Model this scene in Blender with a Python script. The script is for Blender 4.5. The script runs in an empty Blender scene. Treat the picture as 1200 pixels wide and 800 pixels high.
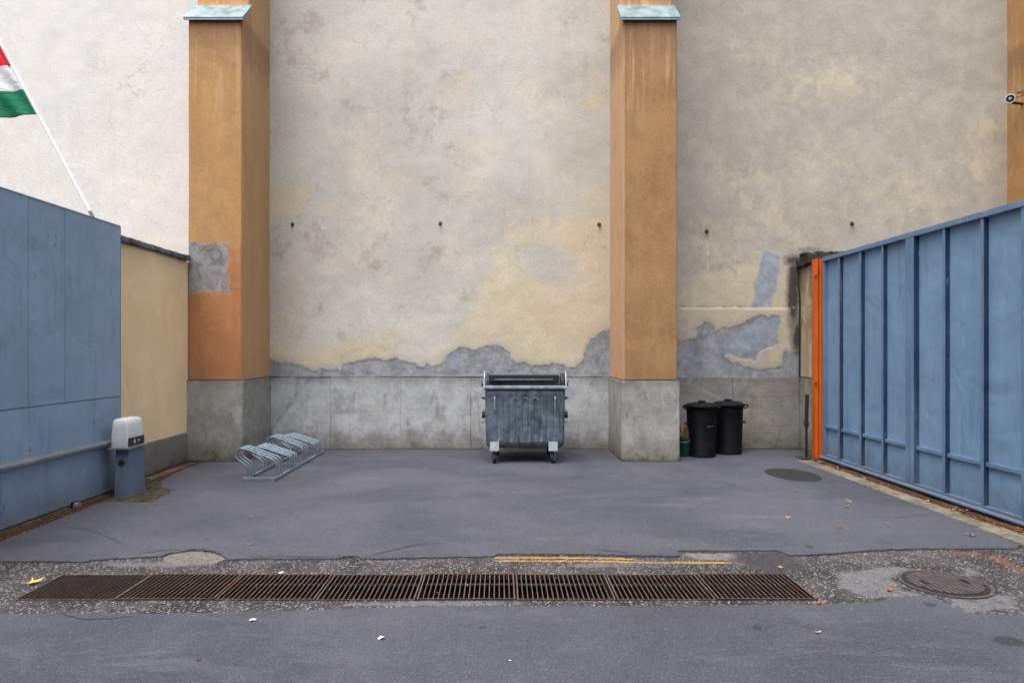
import bpy, bmesh, math, random
import numpy as np
from mathutils import Vector, Matrix
R = math.radians
random.seed(7)
S = bpy.context.scene
COL = S.collection

# ------------------------------------------------------------------ camera
F = 800.0            # focal length in photo pixels (1200 wide)
H = 1.7              # eye height
VX, VY = 587.0, 410.0
cam = bpy.data.cameras.new('camera')
cam.sensor_width = 36.0
cam.lens = 36.0 * F / 1200.0
cam.shift_x = (600.0 - VX) / 1200.0
cam.shift_y = (VY - 400.0) / 1200.0
cam.clip_end = 3000
co = bpy.data.objects.new('camera', cam)
co.location = (0, 0, H)
co.rotation_euler = (R(90), 0, 0)
COL.objects.link(co)
S.camera = co

# ------------------------------------------------------------------ light
SUN_EL, SUN_AZ = R(70), R(-146)      # azimuth measured from +Y towards +X: light comes from behind the left shoulder
w = bpy.data.worlds.new('World'); S.world = w; w.use_nodes = True
nt = w.node_tree
sky = nt.nodes.new('ShaderNodeTexSky'); sky.sky_type = 'NISHITA'; sky.sun_disc = False
sky.sun_elevation = SUN_EL; sky.sun_rotation = SUN_AZ
sky.air_density = 1.0; sky.dust_density = 6.0; sky.ozone_density = 1.0
hsv = nt.nodes.new('ShaderNodeHueSaturation'); hsv.inputs['Saturation'].default_value = 0.42
nt.links.new(sky.outputs[0], hsv.inputs['Color'])
nt.links.new(hsv.outputs[0], nt.nodes['Background'].inputs[0])
nt.nodes['Background'].inputs[1].default_value = 0.15
sl = bpy.data.lights.new('sun', 'SUN'); sl.energy = 1.0; sl.angle = R(65); sl.color = (1.0, 0.985, 0.955)
so = bpy.data.objects.new('sun', sl); COL.objects.link(so)
d = Vector((math.sin(SUN_AZ) * math.cos(SUN_EL), math.cos(SUN_AZ) * math.cos(SUN_EL), math.sin(SUN_EL)))
so.rotation_euler = d.to_track_quat('Z', 'Y').to_euler()
S.view_settings.view_transform = 'Standard'; S.view_settings.look = 'None'
S.view_settings.exposure = 1.42; S.view_settings.gamma = 1.0

# ------------------------------------------------------------------ helpers
def G(px, py, z=0.0):
    s = (py - VY) / (H - z)
    return Vector(((px - VX) / s, F / s, z))
def P(px, py, Y):
    return Vector(((px - VX) * Y / F, Y, H - (py - VY) * Y / F))
def lin(c): 
    c /= 255.0
    return c / 12.92 if c <= 0.04045 else ((c + 0.055) / 1.055) ** 2.4
def C(r, g, b, k=1.0): return (lin(r) * k, lin(g) * k, lin(b) * k, 1)

def fbm(x, y, scale, octs=4, seed=0):
    out = np.zeros_like(x, dtype=float); amp, tot = 1.0, 0.0
    for o in range(octs):
        rs = np.random.RandomState(seed * 17 + o)
        T = rs.rand(256, 256)
        u = x * scale * 2 ** o + 31.7 * o; v = y * scale * 2 ** o + 11.3 * o
        iu = np.floor(u).astype(int); iv = np.floor(v).astype(int)
        fu = u - iu; fv = v - iv; fu = fu * fu * (3 - 2 * fu); fv = fv * fv * (3 - 2 * fv)
        a = T[iu % 256, iv % 256]; b = T[(iu + 1) % 256, iv % 256]
        c = T[iu % 256, (iv + 1) % 256]; dd = T[(iu + 1) % 256, (iv + 1) % 256]
        out += amp * ((a * (1 - fu) + b * fu) * (1 - fv) + (c * (1 - fu) + dd * fu) * fv)
        tot += amp; amp *= 0.5
    return out / tot
def sdf(x, y, poly):
    """signed distance, positive inside"""
    n = len(poly); dist = np.full(x.shape, 1e9); inside = np.zeros(x.shape, bool)
    for i in range(n):
        ax, ay = poly[i]; bx, by = poly[(i + 1) % n]
        ex, ey = bx - ax, by - ay; L = ex * ex + ey * ey + 1e-12
        t = np.clip(((x - ax) * ex + (y - ay) * ey) / L, 0, 1)
        dist = np.minimum(dist, np.hypot(x - ax - t * ex, y - ay - t * ey))
        c = ((ay > y) != (by > y)) & (x < (bx - ax) * (y - ay) / (by - ay + 1e-12) + ax)
        inside ^= c
    return np.where(inside, dist, -dist)
def sline(x, y, pts):
    dist = np.full(x.shape, 1e9)
    for (ax, ay), (bx, by) in zip(pts[:-1], pts[1:]):
        ex, ey = bx - ax, by - ay; L = ex * ex + ey * ey + 1e-12
        t = np.clip(((x - ax) * ex + (y - ay) * ey) / L, 0, 1)
        dist = np.minimum(dist, np.hypot(x - ax - t * ex, y - ay - t * ey))
    return dist

# ---- node helper
class M:
    def __init__(s, name, rough=0.85, metal=0.0, spec=0.3):
        s.m = bpy.data.materials.new(name); s.m.use_nodes = True; s.t = s.m.node_tree
        s.b = s.t.nodes['Principled BSDF']; s.b.inputs['Roughness'].default_value = rough
        s.b.inputs['Metallic'].default_value = metal; s.b.inputs['Specular IOR Level'].default_value = spec
        s.geo = s.t.nodes.new('ShaderNodeNewGeometry'); s.pos = s.geo.outputs['Position']
    def put(s, sock, v):
        if isinstance(v, bpy.types.NodeSocket): s.t.links.new(v, sock)
        else: sock.default_value = v
    def noise(s, scale, detail=4, rough=0.55, vec=None, dist=0.0):
        n = s.t.nodes.new('ShaderNodeTexNoise'); n.inputs['Scale'].default_value = scale
        n.inputs['Detail'].default_value = detail; n.inputs['Roughness'].default_value = rough
        n.inputs['Distortion'].default_value = dist
        s.put(n.inputs['Vector'], vec or s.pos); return n.outputs[0]
    def vor(s, scale, feature='F1', vec=None, out='Distance', rnd=1.0):
        n = s.t.nodes.new('ShaderNodeTexVoronoi'); n.feature = feature; n.inputs['Scale'].default_value = scale
        n.inputs['Randomness'].default_value = rnd
        s.put(n.inputs['Vector'], vec or s.pos); return n.outputs[out]
    def sc(s, x, y, z, off=(0, 0, 0)):
        n = s.t.nodes.new('ShaderNodeMapping'); n.inputs['Scale'].default_value = (x, y, z); n.inputs['Location'].default_value = off
        s.put(n.inputs['Vector'], s.pos); return n.outputs[0]
    def xyz(s, vec=None):
        n = s.t.nodes.new('ShaderNodeSeparateXYZ'); s.put(n.inputs[0], vec or s.pos); return n.outputs
    def mr(s, v, a, b, lo=0.0, hi=1.0):
        n = s.t.nodes.new('ShaderNodeMapRange'); n.interpolation_type = 'SMOOTHSTEP'; n.clamp = True
        if b < a: a, b, lo, hi = b, a, hi, lo
        for i, q in enumerate((v, a, b, lo, hi)): s.put(n.inputs[i], q)
        return n.outputs[0]
    def mix(s, f, a, b, mode='MIX'):
        n = s.t.nodes.new('ShaderNodeMix'); n.data_type = 'RGBA'; n.blend_type = mode
        s.put(n.inputs[0], f); s.put(n.inputs[6], a); s.put(n.inputs[7], b); return n.outputs[2]
    def ma(s, op, a, b=0.0, c=0.0):
        n = s.t.nodes.new('ShaderNodeMath'); n.operation = op
        s.put(n.inputs[0], a); s.put(n.inputs[1], b); s.put(n.inputs[2], c); return n.outputs[0]
    def at(s, name):
        n = s.t.nodes.new('ShaderNodeAttribute'); n.attribute_name = name; return n.outputs['Fac']
    def g(s, v):   # grey value to colour
        n = s.t.nodes.new('ShaderNodeCombineColor')
        for i in range(3): s.put(n.inputs[i], v)
        return n.outputs[0]
    def col(s, v): s.put(s.b.inputs['Base Color'], v); return s
    def rough(s, v): s.put(s.b.inputs['Roughness'], v); return s
    def bump(s, h, strength=0.5, dist=0.01, prev=None):
        n = s.t.nodes.new('ShaderNodeBump'); n.inputs['Strength'].default_value = strength
        n.inputs['Distance'].default_value = dist; s.put(n.inputs['Height'], h)
        if prev is not None: s.t.links.new(prev, n.inputs['Normal'])
        s.t.links.new(n.outputs[0], s.b.inputs['Normal']); return n.outputs[0]

# ---- object helpers
def tag(o, label=None, cat=None, group=None, kind=None):
    if label: o['label'] = label
    if cat: o['category'] = cat
    if group: o['group'] = group
    if kind: o['kind'] = kind
    return o
def thing(name, label, cat, loc=(0, 0, 0), rz=0, group=None):
    o = bpy.data.objects.new(name, None); o.location = loc; o.rotation_euler = (0, 0, rz)
    o.empty_display_size = 0.1; COL.objects.link(o); return tag(o, label, cat, group)
def root_loc(p):
    while p.parent: p = p.parent
    return Vector(p.location)
def link_mesh(name, me, mat, parent=None, world=True, smooth=None):
    if parent is not None and world:
        me.transform(Matrix.Translation(-root_loc(parent)))
    if smooth is not None:
        for p in me.polygons: p.use_smooth = True
        if smooth < 179:
            me.set_sharp_from_angle(angle=R(smooth))
    o = bpy.data.objects.new(name, me); COL.objects.link(o)
    if mat is not None and not me.materials: me.materials.append(mat.m if isinstance(mat, M) else mat)
    if parent is not None: o.parent = parent
    return o
def mk(name, bm, mat, parent=None, world=True, smooth=None, bevel=0):
    if bevel:
        bmesh.ops.bevel(bm, geom=[e for e in bm.edges if len(e.link_faces) == 2 and e.calc_face_angle(0) > R(30)], offset=bevel, segments=1, affect='EDGES', clamp_overlap=True)
    bmesh.ops.recalc_face_normals(bm, faces=bm.faces)
    me = bpy.data.meshes.new(name); bm.to_mesh(me); bm.free()
    return link_mesh(name, me, mat, parent, world, smooth)
def box(bm, x0, x1, y0, y1, z0, z1, mat=None):
    vs = [bm.verts.new((x, y, z)) for x in (x0, x1) for y in (y0, y1) for z in (z0, z1)]
    if mat is not None:
        for v in vs: v.co = mat @ v.co
    for f in ((0, 1, 3, 2), (4, 6, 7, 5), (0, 4, 5, 1), (2, 3, 7, 6), (0, 2, 6, 4), (1, 5, 7, 3)):
        bm.faces.new([vs[i] for i in f])
    return bm
def B(*a): return box(bmesh.new(), *a)
def tube(bm, pts, r, n=8, cap=True):
    pts = [Vector(p) for p in pts]; rings = []
    rr = r if isinstance(r, (list, tuple)) else [r] * len(pts)
    t0 = (pts[1] - pts[0]).normalized(); u = t0.orthogonal().normalized()
    for i, p in enumerate(pts):
        a = pts[max(i - 1, 0)]; b = pts[min(i + 1, len(pts) - 1)]; t = (b - a).normalized()
        u = (u - t * u.dot(t)).normalized(); v = t.cross(u)
        rings.append([bm.verts.new(p + (u * math.cos(2 * math.pi * k / n) + v * math.sin(2 * math.pi * k / n)) * rr[i]) for k in range(n)])
    for A, Bq in zip(rings[:-1], rings[1:]):
        for k in range(n): bm.faces.new((A[k], A[(k + 1) % n], Bq[(k + 1) % n], Bq[k]))
    if cap: bm.faces.new(rings[0][::-1]); bm.faces.new(rings[-1])
    return bm
def lathe(bm, prof, c=(0, 0, 0), n=32, mat=None):
    c = Vector(c); rings = []
    for r, z in prof:
        if r < 1e-5: rings.append([bm.verts.new((0, 0, z))])
        else: rings.append([bm.verts.new((r * math.cos(2 * math.pi * k / n), r * math.sin(2 * math.pi * k / n), z)) for k in range(n)])
    for A, Q in zip(rings[:-1], rings[1:]):
        for k in range(n):
            a, b, cc, dd = A[k % len(A)], A[(k + 1) % len(A)], Q[(k + 1) % len(Q)], Q[k % len(Q)]
            f = []
            for v in (a, b, cc, dd):
                if v not in f: f.append(v)
            if len(f) > 2: bm.faces.new(f)
    for ring in rings:
        for v in ring: v.co = (mat @ v.co if mat is not None else v.co) + c
    return bm
def smoothcurve(pts, sub=6):
    pts = [Vector(p) for p in pts]; out = []
    q = [pts[0] * 2 - pts[1]] + pts + [pts[-1] * 2 - pts[-2]]
    for i in range(1, len(q) - 2):
        for k in range(sub):
            t = k / sub; a, b, c, d_ = q[i - 1], q[i], q[i + 1], q[i + 2]
            out.append(0.5 * ((2 * b) + (c - a) * t + (2 * a - 5 * b + 4 * c - d_) * t * t + (3 * b - a - 3 * c + d_) * t ** 3))
    out.append(pts[-1]); return out
def extrude_poly(bm, poly, z0, z1, axis='z'):
    """poly: list of (a,b); axis z -> (a,b,z); axis x -> (x,a,b); axis y -> (a,y,b)"""
    def mkv(a, b, t): return (a, b, t) if axis == 'z' else ((t, a, b) if axis == 'x' else (a, t, b))
    lo = [bm.verts.new(mkv(a, b, z0)) for a, b in poly]; hi = [bm.verts.new(mkv(a, b, z1)) for a, b in poly]
    bm.faces.new(lo[::-1]); bm.faces.new(hi)
    n = len(poly)
    for i in range(n): bm.faces.new((lo[i], lo[(i + 1) % n], hi[(i + 1) % n], hi[i]))
    return bm
def gridbox(x0, x1, y0, y1, z0, z1, step, jit=0.004, bev=0.012, seed=0, bm=None):
    """box with subdivided faces, softened arrises and slightly uneven edges"""
    bm = bm or B(x0, x1, y0, y1, z0, z1)
    for ax, L in ((0, x1 - x0), (1, y1 - y0), (2, z1 - z0)):
        n = max(1, int(round(L / step)))
        lo = (x0, y0, z0)[ax]
        for k in range(1, n):
            nrm = [0, 0, 0]; nrm[ax] = 1; p = [0, 0, 0]; p[ax] = lo + L * k / n
            bmesh.ops.bisect_plane(bm, geom=bm.verts[:] + bm.edges[:] + bm.faces[:], plane_co=p, plane_no=nrm)
    bmesh.ops.bevel(bm, geom=[e for e in bm.edges if len(e.link_faces) == 2 and e.calc_face_angle(0) > R(30)], offset=bev, segments=2, affect='EDGES')
    co_ = np.array([v.co[:] for v in bm.verts])
    for i in range(3):
        a = co_[:, (i + 1) % 3]; b = co_[:, (i + 2) % 3] + co_[:, i] * 0.37
        dn = (fbm(a, b, 2.2, 4, seed + i) - 0.5) * 2 * jit + (fbm(a, b, 14, 3, seed + i + 9) - 0.5) * jit * 1.8
        for v, q in zip(bm.verts, dn): v.co[i] += q
    return bm
def grid_obj(name, us, vs, fn, attrs, mat, parent=None, keep=None, smooth=None):
    U, V = np.meshgrid(us, vs, indexing='ij'); nu, nv = U.shape
    XYZ = fn(U, V).reshape(-1, 3)
    idx = np.arange(nu * nv).reshape(nu, nv)
    quads = np.stack([idx[:-1, :-1], idx[1:, :-1], idx[1:, 1:], idx[:-1, 1:]], -1).reshape(-1, 4)
    if keep is not None:
        cu = (U[:-1, :-1] + U[1:, 1:]) / 2; cv = (V[:-1, :-1] + V[1:, 1:]) / 2
        quads = quads[keep(cu, cv).reshape(-1)]
    me = bpy.data.meshes.new(name); me.vertices.add(len(XYZ)); me.vertices.foreach_set('co', XYZ.astype(np.float32).ravel())
    me.loops.add(len(quads) * 4); me.loops.foreach_set('vertex_index', quads.astype(np.int32).ravel())
    me.polygons.add(len(quads)); me.polygons.foreach_set('loop_start', np.arange(0, len(quads) * 4, 4, dtype=np.int32))
    me.update(calc_edges=True); me.validate()
    for k, a in attrs.items():
        at = me.attributes.new(k, 'FLOAT', 'POINT'); at.data.foreach_set('value', a.reshape(-1).astype(np.float32))
    return link_mesh(name, me, mat, parent, True, smooth)

# ------------------------------------------------------------------ main dimensions
YW = F * H / 116.0        # back wall
YB = F * H / 130.0        # buttress fronts
YU = YB + 0.31            # upper, set-back part of the buttresses
XL = -4.80                # inner face of the left yard wall
XR = 5.13                 # inner face of the right yard wall
GLX, GRX = -4.62, 4.97    # gate faces
ZP = 1.235                # top of the stone base

# ------------------------------------------------------------------ materials
def m_plaster():
    m = M('weathered_plaster', 0.93, 0, 0.15)
    cream, mort, blue, dark, pale, white = [m.at(k) for k in ('cream', 'mortar', 'blue', 'dark', 'pale', 'white')]
    big = m.noise(0.55, 5, 0.6, dist=0.4); mid = m.noise(2.6, 6, 0.65, dist=0.6); fine = m.noise(38, 5, 0.75); grit = m.noise(95, 3, 0.8)
    c = m.mix(m.mr(big, 0.35, 0.65), C(172, 169, 161), C(184, 182, 175))
    c = m.mix(m.ma('MULTIPLY', m.mr(m.noise(1.1, 8, 0.72), 0.48, 0.68), 0.65), c, C(194, 186, 170))
    c = m.mix(m.ma('MULTIPLY', m.mr(m.noise(1.3, 8, 0.74, dist=0.2), 0.46, 0.34), 0.6), c, C(148, 141, 133))
    dr_ = m.ma('MULTIPLY', m.mr(m.noise(3.5, 6, 0.75, m.sc(1, 1, 0.10, (3, 0, 0))), 0.56, 0.64), m.mr(m.noise(0.8, 5, 0.65, m.sc(1, 1, 0.6)), 0.48, 0.62))
    c = m.mix(m.ma('MULTIPLY', dr_, 0.28), c, C(146, 138, 130))
    c = m.mix(pale, c, m.mix(m.mr(mid, 0.4, 0.7), C(208, 208, 208), C(214, 211, 205)))
    cr = m.ma('ADD', cream, m.ma('MULTIPLY', m.ma('SUBTRACT', m.noise(4.2, 9, 0.76, dist=0.35), 0.5), 1.9))
    c = m.mix(m.at('bay_dim'), c, m.mix(m.mr(mid, 0.4, 0.66), C(150, 144, 135), C(161, 155, 145)))
    creamc = m.mix(m.mr(m.noise(1.8, 5, 0.6), 0.35, 0.65), C(184, 172, 146), C(192, 181, 157))
    c = m.mix(m.ma('MULTIPLY', m.mr(cr, 0.22, 0.84), m.ma('SUBTRACT', 0.92, m.ma('MULTIPLY', m.at('bay_dim'), 0.3))), c, creamc)
    dk = m.ma('ADD', dark, m.ma('MULTIPLY', m.ma('SUBTRACT', m.noise(4.5, 9, 0.78, dist=0.3), 0.5), 2.0))
    c = m.mix(m.ma('MULTIPLY', m.mr(dk, 0.38, 1.0), 0.7), c, C(104, 97, 90))
    c = m.mix(m.ma('MULTIPLY', m.mr(dk, 1.0, 1.45), 0.85), c, C(58, 55, 52))
    edge = m.ma('ADD', m.ma('MULTIPLY', m.ma('SUBTRACT', m.noise(18, 7, 0.82), 0.5), 0.13), 0)
    mo = m.ma('ADD', mort, edge); mm = m.mr(mo, -0.006, 0.006)
    mc = m.mix(m.mr(m.noise(4, 8, 0.8), 0.36, 0.64), C(112, 116, 124), C(150, 154, 160))
    mc = m.mix(m.ma('MULTIPLY', m.mr(m.noise(13, 6, 0.8), 0.55, 0.68), 0.6), mc, C(90, 89, 94))
    c = m.mix(m.ma('MULTIPLY', m.mr(mo, -0.16, 0.0), 0.4), c, C(150, 146, 142))
    c = m.mix(m.ma('MULTIPLY', mm, m.mr(m.noise(3.5, 8, 0.8), 0.3, 0.55, 0.62, 1.0)), c, mc)
    bl = m.mr(m.ma('ADD', blue, m.ma('MULTIPLY', edge, 0.7)), -0.03, 0.03)
    c = m.mix(m.ma('MULTIPLY', bl, m.mr(m.noise(4, 8, 0.8, m.sc(1, 1, 1, (5, 5, 5))), 0.32, 0.5, 0.5, 0.95)), c, m.mix(m.mr(m.noise(7, 7, 0.75), 0.35, 0.65), C(122, 131, 146), C(146, 154, 166)))
    rim = m.ma('MULTIPLY', m.mr(m.ma('ABSOLUTE', mo), 0.02, 0.0), m.mr(m.noise(7, 3), 0.5, 0.62))
    c = m.mix(m.ma('MULTIPLY', rim, 0.5), c, C(205, 198, 186))
    c = m.mix(m.mr(m.ma('ADD', white, m.ma('MULTIPLY', m.ma('SUBTRACT', m.noise(24, 5, 0.8), 0.5), 1.6)), 0.4, 0.6), c, C(190, 185, 174))
    # rain streaks and stipple
    # hairline shrinkage cracks and pock marks
    wp = m.t.nodes.new('ShaderNodeVectorMath'); wp.operation = 'MULTIPLY_ADD'; nn = m.t.nodes.new('ShaderNodeTexNoise'); nn.inputs['Scale'].default_value = 2.5; nn.inputs['Detail'].default_value = 6
    m.put(nn.inputs['Vector'], m.pos); m.put(wp.inputs[0], nn.outputs['Color']); wp.inputs[1].default_value = (0.5, 0.5, 0.5); m.put(wp.inputs[2], m.pos)
    ck = m.ma('MULTIPLY', m.mr(m.vor(0.9, 'DISTANCE_TO_EDGE', wp.outputs[0]), 0.007, 0.002), m.mr(m.noise(0.7, 4, 0.6), 0.55, 0.62))
    c = m.mix(m.ma('MULTIPLY', ck, 0.28), c, C(112, 106, 100))
    st = m.noise(5, 5, 0.7, m.sc(1, 1, 0.14), 0.6)
    c = m.mix(m.ma('MULTIPLY', m.mr(m.noise(0.9, 4, 0.6), 0.4, 0.7), 0.16), c, m.mix(m.mr(st, 0.35, 0.62), C(190, 186, 182), C(255, 255, 255)), 'MULTIPLY')
    c = m.mix(0.55, c, m.g(m.mr(fine, 0.25, 0.75, 0.72, 1.12)), 'MULTIPLY')
    c = m.mix(m.ma('MULTIPLY', m.mr(m.vor(26), 0.09, 0.04), m.mr(m.noise(3, 3), 0.5, 0.6)), c, C(112, 106, 100))
    m.col(c)
    h = m.ma('ADD', m.ma('MULTIPLY', fine, 1.0), m.ma('MULTIPLY', grit, 0.7))
    h = m.ma('ADD', h, m.ma('MULTIPLY', mm, -1.6)); h = m.ma('ADD', h, m.ma('MULTIPLY', m.noise(7, 5, 0.7), 0.5))
    m.bump(h, 0.55, 0.010)
    return m
def m_ochre(name, a, b, patches=False):
    m = M(name, 0.92, 0, 0.15); x, y, z = m.xyz()
    mid = m.noise(2.0, 6, 0.7, dist=0.5); fine = m.noise(42, 5, 0.75)
    c = m.mix(m.mr(mid, 0.35, 0.65), a, b)
    if patches:
        # brick-orange repaint on the lower half of the front, grey render scar at its top corner
        wob = m.ma('MULTIPLY', m.ma('SUBTRACT', m.noise(6, 8, 0.75), 0.5), 0.42)
        fr = m.mr(y, YB + 0.07, YB + 0.05)
        low = m.ma('MULTIPLY', fr, m.mr(m.ma('ADD', z, wob), 3.30, 3.20))
        c = m.mix(low, c, m.mix(m.mr(mid, 0.35, 0.68), C(160, 110, 74), C(171, 120, 83)))
        c = m.mix(m.ma('MULTIPLY', low, m.mr(m.ma('ABSOLUTE', m.ma('SUBTRACT', z, 2.63)), 0.012, 0.0)), c, C(150, 88, 54))
        px = m.ma('ABSOLUTE', m.ma('SUBTRACT', x, -4.50)); pz = m.ma('ABSOLUTE', m.ma('SUBTRACT', z, 2.965))
        dd = m.ma('MAXIMUM', m.ma('MULTIPLY', px, 1.18), pz)
        dd = m.ma('ADD', dd, m.ma('MULTIPLY', m.ma('SUBTRACT', m.noise(5, 8, 0.75, dist=0.4), 0.5), 0.42))
        pm = m.ma('MULTIPLY', fr, m.mr(dd, 0.385, 0.365))
        tr = m.noise(3.5, 7, 0.72, dist=0.9)
        c = m.mix(pm, c, m.mix(m.mr(tr, 0.36, 0.62), C(104, 104, 106), C(146, 145, 144)))
        c = m.mix(m.ma('MULTIPLY', m.ma('MULTIPLY', fr, m.ma('MULTIPLY', m.mr(dd, 0.41, 0.37), 0.5)), m.ma('SUBTRACT', 1, pm)), c, C(184, 160, 136))
    if not patches: c = m.mix(m.ma('MULTIPLY', m.mr(x, 1.905, 1.885), m.mr(m.noise(3, 6, 0.7), 0.2, 0.5, 0.6, 0.9)), c, C(188, 152, 120))
    else: c = m.mix(m.mr(x, -3.99, -3.975, 0.0, 0.55), c, C(184, 152, 116))
    # run-off under the metal cap
    drip = m.noise(9, 3, 0.6, m.sc(1, 1, 0.05)); dm = m.ma('MULTIPLY', m.mr(drip, 0.50, 0.60), m.mr(z, 4.7, 6.2))
    c = m.mix(m.ma('MULTIPLY', dm, 0.55), c, C(190, 158, 122))
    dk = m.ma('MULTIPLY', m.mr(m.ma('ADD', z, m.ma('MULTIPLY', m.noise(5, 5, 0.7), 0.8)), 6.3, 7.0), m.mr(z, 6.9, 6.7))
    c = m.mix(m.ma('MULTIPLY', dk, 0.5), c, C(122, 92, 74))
    c = m.mix(m.ma('MULTIPLY', m.mr(m.noise(1.2, 6, 0.75, dist=1), 0.5, 0.68), 0.3), c, C(140, 112, 84))
    st = m.noise(7, 5, 0.7, m.sc(1, 1, 0.12)); c = m.mix(0.3, c, m.g(m.mr(st, 0.3, 0.65, 0.72, 1.05)), 'MULTIPLY')
    c = m.mix(0.6, c, m.g(m.mr(fine, 0.25, 0.75, 0.7, 1.12)), 'MULTIPLY')
    m.col(c); m.bump(m.ma('ADD', fine, m.ma('MULTIPLY', m.noise(110, 3, 0.8), 0.7)), 0.7, 0.011)
    return m
def m_concrete(name, a, b, moss=0.3, lines=0.0, stain=0.5, z0=0.0):
    m = M(name, 0.9, 0, 0.2); x, y, z = m.xyz()
    mid = m.noise(3.0, 7, 0.7, dist=0.6); fine = m.noise(48, 5, 0.75)
    c = m.mix(m.mr(mid, 0.34, 0.66), a, b)
    c = m.mix(m.ma('MULTIPLY', m.mr(m.noise(4.0, 7, 0.75, m.sc(1, 1, 0.45), 0.8), 0.52, 0.68), stain), c, C(84, 78, 70))
    c = m.mix(m.ma('MULTIPLY', m.mr(m.noise(2.2, 6, 0.7, m.sc(1, 1, 0.6, (4, 2, 1)), 1.5), 0.56, 0.66), 0.45), c, C(172, 168, 160))
    zz = m.ma('ADD', z, m.ma('MULTIPLY', m.ma('SUBTRACT', m.noise(4.5, 7, 0.75), 0.5), -0.9))
    c = m.mix(m.ma('MULTIPLY', m.mr(zz, 0.44 + z0, 0.10 + z0), 0.62), c, C(100, 96, 84))
    c = m.mix(m.ma('MULTIPLY', m.mr(zz, 0.14 + z0, -0.10 + z0), moss), c, C(62, 60, 42))
    c = m.mix(m.ma('MULTIPLY', m.mr(m.ma('ADD', z, m.ma('MULTIPLY', m.noise(9, 5, 0.7), 0.05)), 0.055, 0.02), 0.8), c, C(40, 38, 30))
    top = m.ma('ADD', z, m.ma('MULTIPLY', m.noise(5, 6, 0.75), 0.35))
    c = m.mix(m.ma('MULTIPLY', m.mr(top, ZP + 0.0, ZP + 0.22), stain), c, C(86, 82, 80))
    dg = m.ma('ADD', m.ma('MULTIPLY', x, 0.86), m.ma('MULTIPLY', z, -0.62)); dg = m.ma('ADD', dg, m.ma('MULTIPLY', m.ma('SUBTRACT', m.noise(3, 5, 0.7), 0.5), 0.25))
    dm_ = m.ma('MULTIPLY', m.mr(m.ma('ABSOLUTE', m.ma('SUBTRACT', dg, -3.58)), 0.07, 0.0), m.mr(m.noise(6, 5, 0.7), 0.35, 0.6))
    c = m.mix(m.ma('MULTIPLY', dm_, m.ma('MULTIPLY', m.mr(x, -3.0, -3.1), 0.6)), c, C(92, 96, 106))
    h = m.ma('ADD', fine, m.ma('MULTIPLY', m.noise(14, 5, 0.7), 1.2))
    if lines:
        wv = m.noise(1, 3, 0.6, m.sc(1.6, 1.6, 62)); c = m.mix(lines, c, m.g(m.mr(wv, 0.35, 0.6, 0.62, 1.1)), 'MULTIPLY')
        h = m.ma('ADD', h, m.ma('MULTIPLY', wv, 2.5 * lines))
    c = m.mix(0.55, c, m.g(m.mr(fine, 0.25, 0.75, 0.72, 1.12)), 'MULTIPLY')
    m.col(c); m.bump(h, 0.6, 0.008)
    return m
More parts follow.
